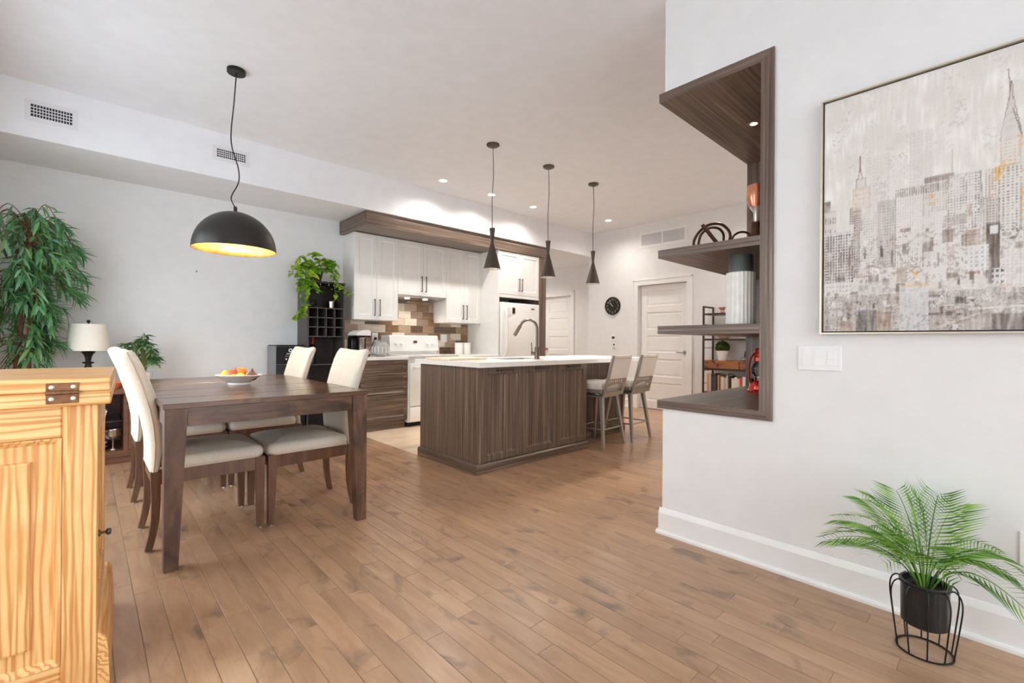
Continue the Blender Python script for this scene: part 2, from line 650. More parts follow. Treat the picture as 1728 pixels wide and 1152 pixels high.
def T(x, y, z):
    return Matrix.Translation((x, y, z))

# ================================================================== STRUCTURE
XW, ZC, XC, YK, XH = 2.434, 3.046, 6.75, 5.89, 7.23
ZS, YS = 2.622, 5.09
rng = random.Random(7)

# ---- wood floor: base slab + one object per plank (300 nearest), the rest joined
fb = B()
box(fb, XL, XH, YB, 7.3, -0.06, -0.0022)
floor = struct('floor', fb, 'plank_under', 'warm maple plank floor running through the dining room')
PW = 0.0835
planks = []
x = 2.331 - 35 * PW
row = 0
while x < XH - 0.01:
    x1 = min(x + PW, XH)
    y = YB + 1.2 - rng.random() * 1.0
    while y < 7.25:
        L = rng.choice((0.42, 0.55, 0.7, 0.85, 1.0, 1.2))
        y1 = min(y + L, 7.29)
        if y1 - y > 0.05:
            segs = [(y, y1)]
            # kitchen tile area, partition, kitchen wall footprint are left out
            if x1 > 2.34 and x < 5.53:
                segs = [(y, min(y1, 3.0))] if y < 3.0 else []
                if x1 > 3.8:
                    segs = [(y, min(y1, 3.80))] if y < 3.80 else []
            elif x1 > XL and x < 5.53:
                segs = [(y, min(y1, YK))] if y < YK else []
            for a, b in segs:
                if b - a < 0.04:
                    continue
                if x > 2.56 and b < 0.65:
                    continue
                planks.append((max(x, XL), x1, a, b))
        y = y1
    x = x1
    row += 1


def seen_size(p):
    cx, cy = (p[0] + p[1]) / 2, (p[2] + p[3]) / 2
    d = cx * _f.x + cy * _f.y
    l = cx * _r.x + cy * _r.y
    if d < 0.25:
        return 0
    px = abs(l) / d
    py = EYE / d
    if px > 1.35 or py > 1.05:
        return 0.0001 * d
    if cx > 2.45 and cy < 1.35:
        return 0
    return (p[1] - p[0]) * (p[3] - p[2]) / d ** 3


planks.sort(key=seen_size, reverse=True)
pm = {}


def plank_bm(bm, x0, x1, y0, y1):
    g = 0.001
    box(bm, x0 + g, x1 - g, y0 + g * 0.5, y1 - g * 0.5, -0.002, 0.0, 0.0008)


for i, p in enumerate(planks[:300]):
    L = round(p[3] - p[2], 2)
    Wd = round(p[1] - p[0], 4)
    if (L, Wd) not in pm:
        bm = B()
        plank_bm(bm, 0, Wd, 0, L)
        me = bpy.data.meshes.new('plank')
        bm.to_mesh(me)
        bm.free()
        me.materials.append(M['plank'])
        pm[(L, Wd)] = me
    o = obj('plank', None, parent=floor, mesh=pm[(L, Wd)])
    o.location = (p[0], p[2], 0)
bm = B()
for p in planks[300:]:
    g = 0.0007
    vs = [bm.verts.new(q) for q in ((p[0] + g, p[2] + g, 0), (p[1] - g, p[2] + g, 0), (p[1] - g, p[3] - g, 0), (p[0] + g, p[3] - g, 0))]
    bm.faces.new(vs)
    lo = [bm.verts.new((v.co.x, v.co.y, -0.002)) for v in vs]
    for i in range(4):
        bm.faces.new((vs[i], lo[i], lo[(i + 1) % 4], vs[(i + 1) % 4]))
o = obj('planks_beyond', bm, 'plank', floor)
o['kind'] = 'stuff'

# ---- kitchen floor tiles between island and cabinets
ft = struct('floor_kitchen', bx(2.331, 5.53, 3.78, YK, -0.0021, -0.0009), 'plank_under', 'pale beige kitchen floor between island and range')
tw, th = 0.6, 0.3
y = 3.82
rowi = 0
while y < 5.4:
    x = 2.331 - (0.3 if rowi % 2 else 0)
    while x < 5.5:
        a, b = max(x, 2.331), min(x + tw, 5.52)
        if b - a > 0.03:
            obj('tile', bx(a + 0.0012, b - 0.0012, y + 0.0012, y + th - 0.0012, -0.0008, 0.0006, 0.0004), 'floortile', ft)
        x += tw
    y += th
    rowi += 1

# ---- ceiling, soffit
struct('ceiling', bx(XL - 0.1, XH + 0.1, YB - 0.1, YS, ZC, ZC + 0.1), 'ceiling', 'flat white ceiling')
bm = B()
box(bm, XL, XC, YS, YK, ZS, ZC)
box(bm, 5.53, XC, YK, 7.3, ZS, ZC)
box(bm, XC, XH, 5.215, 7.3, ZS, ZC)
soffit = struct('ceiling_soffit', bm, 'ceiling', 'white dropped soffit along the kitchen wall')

# ---- unseen ground added outside the windows, pale to bounce daylight indoors
struct('ground', bx(-40, 40, -40, 40, -0.6, -0.5), plain('bounce_ground', (226, 229, 232), 0.9), 'unseen pale ground added outside the windows to bounce daylight')

# ---- walls
bm = B()
box(bm, XL - 0.1, 5.53, YK, YK + 0.12, 0, ZC)
struct('wall_kitchen', bm, 'wall', 'white wall behind dining table and kitchen cabinets')
bm = B()
box(bm, 5.41, 5.53, YK + 0.12, 7.3, 0, ZS)
box(bm, 5.41, XH + 0.1, 7.3, 7.42, 0, ZS)
struct('wall_hall', bm, 'wall')
# clock wall with door recess
DY0, DY1, DZ = 3.335, 4.185, 2.035
bm = B()
box(bm, XC, XH, DY1, 5.215, 0, ZC)
box(bm, XC, XH, 0.7, DY0, 0, ZC)
box(bm, XC, XH, DY0, DY1, DZ, ZC)
box(bm, XC + 0.16, XH, DY0, DY1, 0, DZ)
struct('wall_clock', bm, 'wall', 'white wall carrying the round clock and panel door')
struct('wall_closet', bx(3.86, XC, 0.68, 0.8, 0, ZC), 'wall')
# hall wall with door recess
HY0, HY1, HZ = 6.03, 6.80, 2.035
bm = B()
box(bm, XH, XH + 0.12, 5.215, HY0, 0, ZS)
box(bm, XH, XH + 0.12, HY1, 7.3, 0, ZS)
box(bm, XH, XH + 0.12, HY0, HY1, HZ, ZS)
box(bm, XH + 0.1, XH + 0.12, HY0, HY1, 0, HZ)
struct('wall_hall_end', bm, 'wall')
# partition with the open corner niche
YE = 1.342
bm = B()
box(bm, XW, XW + 0.126, YB, 0.767, 0, ZC)
box(bm, XW + 0.126, 3.86, 0.65, 0.767, 0, ZC)
box(bm, XW, 3.86, 0.767, YE, 0, 0.714)
box(bm, XW, 3.86, 0.767, YE, 2.519, ZC)
box(bm, 3.76, 3.86, 0.767, YE, 0.714, 2.519)
struct('wall_right', bm, 'wall', 'white partition wall with painting and open corner niche')


# left and rear walls with windows
def wall_with_windows(name, along, fixed, t, lo, hi, wins, z0, z1):
    bm = B()
    def bb(a, b, c, d):
        if along == 'y':
            box(bm, fixed - t, fixed, a, b, c, d)
        else:
            box(bm, a, b, fixed - t, fixed, c, d)
    bb(lo, hi, 0, z0)
    bb(lo, hi, z1, ZC)
    e = lo
    for a, b in wins:
        bb(e, a, z0, z1)
        e = b
    bb(e, hi, z0, z1)
    struct(name, bm, 'wall')


wall_with_windows('wall_left', 'y', XL, 0.12, YB, YK, WIN_L, 0.25, 2.45)
wall_with_windows('wall_rear', 'x', YB, 0.12, XL - 0.12, XW + 0.126, WIN_B, 0.05, 2.7)
wn = 1
for a, b in WIN_L:
    bm = B()
    for p, q, c, d in ((a, a + 0.05, 0.25, 2.45), (b - 0.05, b, 0.25, 2.45), (a, b, 0.25, 0.31), (a, b, 2.39, 2.45), ((a + b) / 2 - 0.025, (a + b) / 2 + 0.025, 0.25, 2.45)):
        box(bm, XL - 0.1, XL - 0.05, p, q, c, d)
    w = struct('window_%d' % wn, bm, 'trim')
    obj('pane', bx(XL - 0.078, XL - 0.074, a + 0.05, (a + b) / 2 - 0.025, 0.31, 2.39), 'winglass', w)
    obj('pane', bx(XL - 0.078, XL - 0.074, (a + b) / 2 + 0.025, b - 0.05, 0.31, 2.39), 'winglass', w)
    wn += 1
a, b = WIN_B[0]
bm = B()
for p, q, c, d in ((a, a + 0.06, 0.05, 2.7), (b - 0.06, b, 0.05, 2.7), (a, b, 0.05, 0.11), (a, b, 2.64, 2.7), ((a + b) / 2 - 0.03, (a + b) / 2 + 0.03, 0.05, 2.7)):
    box(bm, p, q, YB - 0.1, YB - 0.05, c, d)
w = struct('window_%d' % wn, bm, 'trim')
obj('pane', bx(a + 0.06, (a + b) / 2 - 0.03, YB - 0.078, YB - 0.074, 0.11, 2.64), 'winglass', w)
obj('pane', bx((a + b) / 2 + 0.03, b - 0.06, YB - 0.078, YB - 0.074, 0.11, 2.64), 'winglass', w)

# ---- baseboards
def base_profile(s=1.0):
    return [(0, 0), (0.027, 0), (0.027, 0.012), (0.022, 0.02), (0.015, 0.022), (0.015, 0.118), (0.011, 0.128), (0.004, 0.142), (0, 0.145)]


bm = B()
pf = base_profile()
prism(bm, [(XW, 0.018), (XW - 0.015, 0.018)] + [(XW - a, z) for a, z in pf[5:]], YB, YE + 0.015, 1)
prism(bm, [(XW, 0.0)] + [(XW - a, z) for a, z in pf[1:4]] + [(XW, 0.02)], YB, YE + 0.026, 1)
struct('baseboard_right', bm, 'trim', 'tall white baseboard under the painting')
bm = B()
prism(bm, [(YE + a, z) for a, z in pf], XW + 0.0002, 3.86, 0)
struct('baseboard_partition_end', bm, 'trim')
bm = B()
prism(bm, [(XC - a, z) for a, z in pf], 4.29, 5.215, 1)
prism(bm, [(XC - a, z) for a, z in pf], 0.8, 3.23, 1)
struct('baseboard_clock', bm, 'trim')
bm = B()
prism(bm, [(YK - a, z) for a, z in pf], XL, 2.36, 0)
struct('baseboard_kitchen', bm, 'trim')
bm = B()
prism(bm, [(XH - a, z) for a, z in pf], 5.215, HY0 - 0.1, 1)
struct('baseboard_hall', bm, 'trim')


# ---- interior doors
def interior_door(name, M0, w, h, zs, handle_side, label, knob=False):
    """leaf local: x across, y up, z out"""
    t = 0.035
    st = 0.115
    bm = B()
    box(bm, 0, st, 0, h, 0, t)
    box(bm, w - st, w, 0, h, 0, t)
    ys = [0] + [v for a in zs for v in a] + [h]
    for a, b in zip(ys[0::2], ys[1::2]):
        box(bm, st, w - st, a, b, 0, t)
    d = struct(name, tf(bm, M0), 'door', label)
    for a, b in zs:
        bm = B()
        def rect(i, z):
            return [bm.verts.new(p) for p in ((st + i, a + i, z), (w - st - i, a + i, z), (w - st - i, b - i, z), (st + i, b - i, z))]
        rs = [rect(-0.002, 0.002), rect(0, t - 0.001), rect(0.012, t - 0.012), rect(0.03, t - 0.012), rect(0.04, t - 0.008)]
        for p, q in zip(rs, rs[1:]):
            for i in range(4):
                bm.faces.new((p[i], p[(i + 1) % 4], q[(i + 1) % 4], q[i]))
        bm.faces.new(rs[-1])
        obj('panel', tf(bm, M0), 'door', d)
    hx = w - 0.06 if handle_side > 0 else 0.06
    bm = B()
    if knob:
        lathe(bm, [(0.03, 0), (0.03, 0.006), (0.012, 0.012), (0.012, 0.035), (0.026, 0.045), (0.03, 0.06), (0.02, 0.072), (0, 0.075)], 16)
        mm = M0 @ T(hx, 0.93, t)
        hd = obj('door_knob', tf(bm, mm), 'copper', d, True)
    else:
        box(bm, -0.03, 0.03, -0.03, 0.03, 0, 0.008, 0.002)
        tube(bm, [(0, 0, 0.008), (0, 0, 0.05)], 0.009)
        box(bm, -0.125, 0.012, -0.009, 0.009, 0.042, 0.056, 0.003)
        mm = M0 @ T(hx, 0.93, t)
        hd = obj('door_handle', tf(bm, mm), 'steel', d)
    tag(hd, 'metal door handle')
    return d


zs = [(0.13, 0.43), (0.53, 0.82), (0.92, 1.2), (1.30, 1.58), (1.68, 1.93)]
interior_door('door_1', face_frame((XC + 0.12, DY1 - 0.004, 0.008), '-x'), DY1 - DY0 - 0.008, 2.02, zs, 1, 'white five-panel door right of the wall clock')
interior_door('door_2', face_frame((XH + 0.095, HY1 - 0.004, 0.008), '-x'), HY1 - HY0 - 0.008, 2.02, zs, -1, 'white five-panel door at the end of the hallway', True)


def casing(name, X, y0, y1, z):
    bm = B()
    w = 0.09
    for a, b, c, d in ((y0 - w, y0, 0, z + w), (y1, y1 + w, 0, z + w), (y0, y1, z, z + w)):
        box(bm, X - 0.016, X, a, b, c, d)
    for a, b, c, d in ((y0 - w - 0.006, y0 - w + 0.02, 0, z + w), (y1 + w - 0.02, y1 + w + 0.006, 0, z + w), (y0 - w - 0.006, y1 + w + 0.006, z + w - 0.02, z + w + 0.006)):
        box(bm, X - 0.024, X, a, b, c, d, 0.003)
    return struct(name, bm, 'trim')


casing('trim_1', XC, DY0, DY1, DZ)
casing('trim_2', XH, HY0, HY1, HZ)

# ================================================================== KITCHEN
def handles_part(parent, M0, length, vertical=True, name='handle'):
    return tag(obj(name, bar_handle(None, M0, length, vertical), 'bronze', parent), 'dark bronze bar handle')


def wall_cabinet(label, x0, x1, z0, z1, yf, hz, group):
    t = thing('wall_cabinet', label, 'cabinet', (x0, yf, z0), group)
    obj('body', bx(x0 + 0.0008, x1 - 0.0008, yf + 0.021, YK - 0.002, z0, z1 - 0.0005), 'cab_white', t)
    w = (x1 - x0) / 2
    for k in (0, 1):
        d = obj('door', tf(panel_door(w - 0.003, z1 - z0 - 0.006, 0.02, 0.06, 0.014, 0.009, 0.0), face_frame((x0 + k * w + 0.0015, yf + 0.02, z0 + 0.003), '-y')), 'cab_white', t)
        hx = x0 + w + (-0.035 if k == 0 else 0.035)
        handles_part(d, face_frame((hx, yf, hz), '-y'), 0.22)
    return t


YU = 5.55
G = 'white wall cabinets'
wall_cabinet('white two-door wall cabinet above the coffee maker', 2.46, 3.07, 1.355, 2.452, YU, 1.515, G)
cab2 = wall_cabinet('short white two-door wall cabinet above the range hood', 3.07, 3.852, 1.71, 2.452, YU, 1.875, G)
wall_cabinet('white two-door wall cabinet between range hood and fridge panel', 3.852, 4.497, 1.358, 2.452, YU, 1.52, G)

# slim hood under the short cabinet
t = thing('range_hood', 'slim range hood insert with two lit lamps above the range', 'range hood', (3.07, 5.56, 1.67))
bm = B()
prism(bm, [(5.56, 1.708), (5.885, 1.708), (5.885, 1.66), (5.60, 1.685)], 3.085, 3.84, 0)
obj('hood_body', bm, 'steel', t)
for hx in (3.27, 3.56):
    bm = lathe(B(), [(0.0, 0.0), (0.032, 0.0), (0.036, 0.006)], 16, (hx, 5.66, 1.672))
    obj('lamp_lens', bm, 'downlight', t)
    lamp('hood_lamp', 'SPOT', (hx, 5.66, 1.665), 6, (1, 0.86, 0.66), t, 0.03, 130)

# wood valance over the cabinets
t = thing('wood_valance', 'dark wood valance box running above the white cabinets', 'valance', (2.41, 5.12, 2.455))
obj('front_board', bx(2.41, 5.528, 5.126, 5.146, 2.455, 2.6205, 0.0015), 'lam_x', t)
obj('end_board', bx(2.41, 2.43, 5.146, YK - 0.001, 2.455, 2.6205, 0.0015), 'lam_y', t)
obj('soffit_board', bx(2.43, 5.528, 5.146, YK - 0.001, 2.4555, 2.475), 'lam_x', t)

# fridge surround
t = thing('fridge_surround', 'tall white panel and two-door cabinet enclosing the fridge', 'cabinet', (4.5, 5.15, 0))
obj('side_panel', bx(4.4985, 4.52, 5.148, YK - 0.002, 0.001, 2.4545), 'cab_white', t)
obj('upper_body', bx(4.52, 5.37, 5.17, YK - 0.002, 1.80, 2.4545), 'cab_white', t)
obj('light_rail', bx(4.52, 5.37, 5.15, 5.17, 1.755, 1.80), 'cab_white', t)
for k in (0, 1):
    w = 0.425
    d = obj('door', tf(panel_door(w - 0.003, 0.645, 0.02, 0.06, 0.014, 0.009), face_frame((4.52 + k * w + 0.0015, 5.168, 1.805), '-y')), 'cab_white', t)
    handles_part(d, face_frame((4.945 + (-0.03 if k == 0 else 0.03), 5.148, 1.96), '-y'), 0.2)
obj('wood_end_panel', bx(5.37, 5.528, 5.142, YK - 0.002, 0.001, 2.4545), 'lam_z', t)

# fridge
t = thing('fridge', 'white single-door fridge with long curved handle', 'fridge', (4.94, 5.2, 0))
obj('body', bx(4.54, 5.355, 5.19, 5.86, 0.03, 1.665, 0.008), 'appliance', t)
d = obj('door', bx(4.54, 5.355, 5.115, 5.185, 0.07, 1.68, 0.018, 3), 'appliance', t, True)
bm = tube(B(), smooth_path([(4.60, 5.115, 1.58), (4.60, 5.07, 1.5), (4.605, 5.06, 1.25), (4.60, 5.065, 0.95), (4.60, 5.115, 0.86)], 5), 0.018, 10)
obj('handle', bm, 'appliance', d, True)
obj('brand_plate', bx(5.16, 5.24, 5.1125, 5.1155, 1.595, 1.61), 'dark_ink', d)
for i in range(4):
    obj('foot', bx(4.58 + (i % 2) * 0.70, 4.62 + (i % 2) * 0.70, 5.22 + (i // 2) * 0.55, 5.26 + (i // 2) * 0.55, 0.0, 0.03), 'blackplastic', t)
tag(obj('magnet_note', bx(4.66, 4.735, 5.1105, 5.1145, 1.48, 1.60, 0.0008), 'white_ink'), 'white paper note stuck to the fridge door', 'note')
tag(obj('fridge_magnet', bx(4.757, 4.812, 5.1085, 5.1145, 1.515, 1.605, 0.001), 'bronzeart'), 'brown square magnet on the fridge door', 'magnet')


# base cabinets
def base_cabinet(label, x0, x1, group):
    t = thing('base_cabinet', label, 'cabinet', (x0, 5.13, 0), group)
    obj('body', bx(x0, x1, 5.142, YK - 0.002, 0.1, 0.853), 'lam_x', t)
    obj('toe_kick', bx(x0, x1, 5.18, 5.2, 0.001, 0.1), 'lam_x', t)
    for z0, z1 in ((0.112, 0.405), (0.411, 0.70), (0.706, 0.848)):
        d = obj('drawer', tf(panel_door(x1 - x0 - 0.006, z1 - z0, 0.02, 0.042, 0.012, 0.008), face_frame((x0 + 0.003, 5.141, z0), '-y')), 'lam_x', t)
        handles_part(d, face_frame(((x0 + x1) / 2, 5.121, z1 - 0.024), '-y'), 0.2, False)
    return t


base_cabinet('dark wood three-drawer base cabinet left of the range', 2.362, 2.972, 'base cabinets')
base_cabinet('dark wood three-drawer base cabinet between range and fridge', 3.752, 4.496, 'base cabinets')
tag(obj('countertop', bx(2.345, 2.974, 5.1, YK - 0.002, 0.8535, 0.89, 0.003), 'quartz'), 'white countertop under the coffee maker left of the range', 'countertop')
tag(obj('countertop', bx(3.75, 4.497, 5.1, YK - 0.002, 0.8535, 0.89, 0.003), 'quartz'), 'white countertop with two canisters right of the range', 'countertop')

# range
t = thing('range', 'white electric range with knobs on its back panel', 'range', (3.36, 5.1, 0))
obj('body', bx(2.98, 3.745, 5.115, 5.86, 0.06, 0.885, 0.003), 'appliance', t)
obj('plinth', bx(3.0, 3.725, 5.17, 5.8, 0.0, 0.06), 'ventdark', t)
obj('cooktop', bx(2.977, 3.748, 5.085, 5.7, 0.885, 0.905, 0.006, 2), 'appliance', t, True)
for bxx, byy, br in ((3.17, 5.25, 0.1), (3.55, 5.25, 0.08), (3.17, 5.52, 0.08), (3.55, 5.52, 0.1)):
    obj('burner_ring', lathe(B(), [(br * 0.5, 0), (br, 0), (br, 0.003), (br * 0.5, 0.003), (br * 0.5, 0)], 28, (bxx, byy, 0.905)), 'greyplastic', t)
bp = B()
prism(bp, [(5.60, 0.95), (5.86, 0.95), (5.86, 1.165), (5.645, 1.165), (5.62, 1.15)], 2.985, 3.752, 0)
bpo = obj('back_panel', bp, 'appliance', t)
obj('back_riser', bx(2.99, 3.747, 5.64, 5.86, 0.905, 0.95), 'appliance', t)
for kx in (3.075, 3.16, 3.575, 3.66):
    kb = lathe(B(), [(0.024, 0), (0.024, 0.01), (0.017, 0.014), (0.016, 0.03), (0, 0.031)], 18)
    obj('knob', tf(kb, T(kx, 5.608, 1.05) @ Matrix.Rotation(R(84), 4, 'X')), 'appliance', t, True)
obj('display', bx(3.345, 3.40, 5.600, 5.606, 1.06, 1.09), 'dark_ink', bpo)
dr = obj('oven_door', bx(2.99, 3.735, 5.078, 5.113, 0.265, 0.80, 0.006, 2), 'appliance', t, True)
obj('door_window', bx(3.24, 3.60, 5.0765, 5.079, 0.36, 0.64, 0.0005), 'blackplastic', dr)
bm = tube(B(), [(3.03, 5.078, 0.755), (3.03, 5.04, 0.755), (3.695, 5.04, 0.755), (3.695, 5.078, 0.755)], 0.011, 8)
obj('oven_handle', bm, 'appliance', dr, True)
obj('storage_drawer', bx(2.99, 3.735, 5.078, 5.113, 0.075, 0.255, 0.006, 2), 'appliance', t, True)

# backsplash: each tile a piece
bs = struct('wall_backsplash', bx(2.36, 4.496, YK - 0.0018, YK - 0.0004, 0.891, 1.353), 'trim', 'brown and beige brick-tile backsplash')
TC = [(126, 98, 72), (160, 134, 110), (216, 202, 188), (104, 82, 66), (150, 128, 112), (140, 106, 74), (226, 214, 202), (172, 150, 130)]
TM = []
for i, c in enumerate(TC):
    TM.append(wood('backsplash_tile_%d' % i, [tuple(int(v * 0.86) for v in c), c, tuple(min(255, int(v * 1.08)) for v in c)], 0, fine=22, along=7, rough=0.2, rnd=0.06, bump=0.02))
trng = random.Random(21)
zz = 0.892
ri = 0
while zz < 1.70:
    xx = 2.362 - (0.1 if ri % 2 else 0)
    while xx < 4.49:
        a, b = max(xx, 2.362), min(xx + 0.2, 4.494)
        zt = min(zz + 0.104, 1.706)
        if zz > 1.31:
            a, b = max(a, 3.075), min(b, 3.848)
        if b - a > 0.015 and zt - zz > 0.01:
            zt2 = zt
            if zz < 1.353 < zt and (b < 3.08 or a > 3.84):
                zt2 = 1.353
            o = obj('tile', bx(a + 0.0015, b - 0.0015, YK - 0.0085, YK - 0.0019, zz + 0.0015, zt2 - 0.0015, 0.0012), TM[trng.randrange(len(TM))], bs)
        xx += 0.2
    zz += 0.104
    ri += 1


def wall_plate(name, label, M0, w, h, gang, cat='outlet'):
    t = thing(name, label, cat, M0.translation)
    bm = B()
    box(bm, -w / 2, w / 2, -h / 2, h / 2, 0, 0.006, 0.0025)
    obj('plate', tf(bm, M0), 'trim', t)
    n = len(gang)
    for i, g in enumerate(gang):
        u = (i - (n - 1) / 2) * 0.046
        bm = B()
        if g == 'rocker':
            prism(bm, [(-0.033, 0.006), (0.033, 0.006), (0.033, 0.0075), (-0.033, 0.0115)], u - 0.0165, u + 0.0165, 0)
            obj('rocker', tf(bm, M0), 'trim', t)
        elif g == 'dimmer':
            box(bm, u - 0.0165, u + 0.0165, -0.033, 0.033, 0.006, 0.0085, 0.001)
            q = obj('rocker', tf(bm, M0), 'trim', t)
            bm = B()
            box(bm, u - 0.012, u + 0.012, -0.004, 0.02, 0.0085, 0.0115, 0.001)
            obj('slider', tf(bm, M0), 'trim', q)
        else:
            box(bm, u - 0.0165, u + 0.0165, -0.033, 0.033, 0.006, 0.0085, 0.001)
            q = obj('socket', tf(bm, M0), 'trim', t)
            for v in (-0.017, 0.017):
                bm = B()
                for du in (-0.006, 0.006):
                    box(bm, u + du - 0.0012, u + du + 0.0012, v - 0.005, v + 0.005, 0.0085, 0.0088)
                obj('slot', tf(bm, M0), 'dark_ink', q)
    return t


ol = wall_plate('wall_outlet', 'white wall outlet with a black plug behind the coffee maker', face_frame((2.905, YK - 0.0085, 1.135), '-y'), 0.085, 0.125, ['socket'])
wall_plate('wall_switch', 'white switch plate on the backsplash right of the range', face_frame((4.035, YK - 0.0085, 1.13), '-y'), 0.115, 0.12, ['rocker', 'rocker'], 'switch')

# ---- coffee maker with its cord
t = thing('coffee_maker', 'black pod coffee maker with silver domed lid', 'coffee maker', (2.47, 5.42, 0.8905))
obj('base', bx(2.39, 2.56, 5.30, 5.54, 0.8905, 0.925, 0.008, 2), 'blackplastic', t, True)
obj('tower', bx(2.38, 2.57, 5.43, 5.56, 0.925, 1.125, 0.012, 2), 'blackplastic', t, True)
obj('spout_column', lathe(B(), [(0.036, 0.925), (0.036, 1.10), (0.05, 1.125)], 18, (2.475, 5.36, 0)), 'steel', t, True)
obj('head', bx(2.385, 2.565, 5.29, 5.55, 1.125, 1.15, 0.01, 2), 'blackplastic', t, True)
bm = B()
prism(bm, [(2.385, 1.15), (2.565, 1.15), (2.565, 1.20), (2.53, 1.218), (2.45, 1.21), (2.39, 1.18)], 5.295, 5.55, 1)
obj('lid', bm, 'porcelain', t)
cordp = smooth_path([(2.585, 5.5, 0.91), (2.66, 5.62, 0.90), (2.78, 5.78, 0.95), (2.87, 5.845, 1.08), (2.905, 5.86, 1.12)], 5)
pc = obj('power_cord', tube(B(), cordp, 0.004, 6), 'cord', t, True)
obj('plug', bx(2.888, 2.922, 5.846, 5.8725, 1.10, 1.135, 0.004), 'blackplastic', pc)

# ---- glass fish bowl vase with printed pattern
bm = B()
pr_ = [(0.0, 0.0), (0.05, 0.0), (0.082, 0.025), (0.105, 0.08), (0.1, 0.14), (0.075, 0.178), (0.08, 0.19), (0.074, 0.19), (0.069, 0.178), (0.094, 0.138), (0.099, 0.08), (0.077, 0.03), (0.045, 0.008), (0, 0.008)]
t = thing('glass_bowl', 'round glass candle bowl on the counter left of the range', 'glass bowl', (2.725, 5.36, 0.8905))
obj('bowl', lathe(bm, pr_, 28, (2.725, 5.36, 0.8905)), plain('milky_glass', (244, 240, 236), 0.08, trans=0.55), t, True)
bm = B()
for i in range(14):
    a = 2 * PI * i / 14
    c = (2.725 + 0.102 * math.cos(a), 5.36 + 0.102 * math.sin(a))
    tube(bm, [(2.725 + (0.109 if z in (0.06,) else 0.107) * k * math.cos(a), 5.36 + (0.107) * k * math.sin(a), 0.8905 + z) for z, k in ((0.045, 0.91), (0.08, 1.0), (0.125, 0.985))], 0.006, 6)
obj('frosted_ribs', bm, 'porcelain', t, True)
obj('candle', lathe(B(), [(0, 0.01), (0.04, 0.01), (0.04, 0.06), (0, 0.062)], 18, (2.725, 5.36, 0.8905)), plain('amber_wax', (222, 150, 96), 0.5), t, True)

# ---- canisters
for i, (cx, cy, lb) in enumerate(((4.13, 5.62, 'white canister on the counter, nearer the range'), (4.28, 5.62, 'white canister on the counter, beside the fridge panel'))):
    t = thing('canister', lb, 'canister', (cx, cy, 0.8905), 'white counter canisters')
    obj('jar', lathe(B(), [(0, 0), (0.056, 0), (0.06, 0.005), (0.06, 0.15), (0.056, 0.155), (0, 0.155)], 24, (cx, cy, 0.8905)), 'porcelain', t, True)
    obj('lid', lathe(B(), [(0, 0.1555), (0.061, 0.1555), (0.061, 0.17), (0.055, 0.175), (0, 0.176)], 24, (cx, cy, 0.8905)), 'porcelain', t, True)

# ---- island
ISY, IBK = 2.94, 3.82
t = thing('kitchen_island', 'dark wood kitchen island with three panel doors', 'island', (2.36, 2.94, 0))
obj('end_panel', bx(2.36, 2.385, ISY, IBK, 0.001, 0.874), 'lam_z', t)
obj('body', bx(2.385, 3.79, ISY + 0.022, IBK, 0.06, 0.874), 'lam_z', t)
obj('corner_post', bx(2.36, 2.40, ISY - 0.003, ISY + 0.0, 0.001, 0.874), 'lam_z', t)
wd = (3.79 - 2.40) / 3
for k in range(3):
    d = obj('door', tf(panel_door(wd - 0.004, 0.79, 0.022, 0.055, 0.016, 0.010), face_frame((2.40 + k * wd + 0.002, ISY + 0.022, 0.082), '-y')), 'lam_z', t)
    handles_part(d, face_frame((2.40 + (k + 0.5) * wd, ISY, 0.846), '-y'), 0.17, False)
bm = B()
prism(bm, [(2.331, 0.001), (2.359, 0.001), (2.359, 0.082), (2.343, 0.082), (2.331, 0.07)], 2.9365, IBK, 1)
obj('base_moulding', bm, 'lam_y', t)
bm = B()
prism(bm, [(2.9145, 0.001), (2.936, 0.001), (2.936, 0.08), (2.926, 0.08), (2.9145, 0.07)], 2.331, 3.79, 0)
obj('base_moulding', bm, 'lam_x', t)
obj('knee_panel', bx(3.79, 4.88, 3.21, 3.235, 0.001, 0.874), 'lam_z', t)
obj('end_panel', bx(4.855, 4.88, 3.235, IBK, 0.001, 0.874), 'lam_z', t)
obj('seat_side_body', bx(3.79, 4.855, 3.235, IBK, 0.06, 0.874), 'lam_z', t)
obj('base_moulding', bx(3.79, 4.88, 3.195, 3.21, 0.001, 0.08, 0.002), 'lam_x', t)
# worktop with sink cut-out
WX0, WX1, WY0, WY1 = 2.322, 4.93, 2.88, 3.86
SX0, SX1, SY0, SY1 = 3.02, 3.60, 3.30, 3.70
t = thing('island_worktop', 'white quartz worktop on the wooden island', 'worktop', (2.322, 2.88, 0.875))
bm = B()
xs, ys = (WX0, SX0, SX1, WX1), (WY0, SY0, SY1, WY1)
for zt in (0.8755, 0.915):
    g = [[bm.verts.new((x, y, zt)) for y in ys] for x in xs]
    for i in range(3):
        for j in range(3):
            if not (i == 1 and j == 1):
                bm.faces.new((g[i][j], g[i + 1][j], g[i + 1][j + 1], g[i][j + 1]))
    if zt == 0.8755:
        g0 = g
for i in range(3):
    for (a, b) in (((i, 0), (i + 1, 0)), ((i, 3), (i + 1, 3)), ((0, i), (0, i + 1)), ((3, i), (3, i + 1))):
        bm.faces.new((g0[a[0]][a[1]], g0[b[0]][b[1]], g[b[0]][b[1]], g[a[0]][a[1]]))
for a, b in (((1, 1), (2, 1)), ((2, 1), (2, 2)), ((2, 2), (1, 2)), ((1, 2), (1, 1))):
    bm.faces.new((g0[a[0]][a[1]], g0[b[0]][b[1]], g[b[0]][b[1]], g[a[0]][a[1]]))
obj('slab', bm, 'quartz', t)
bm = B()
e = 0.001
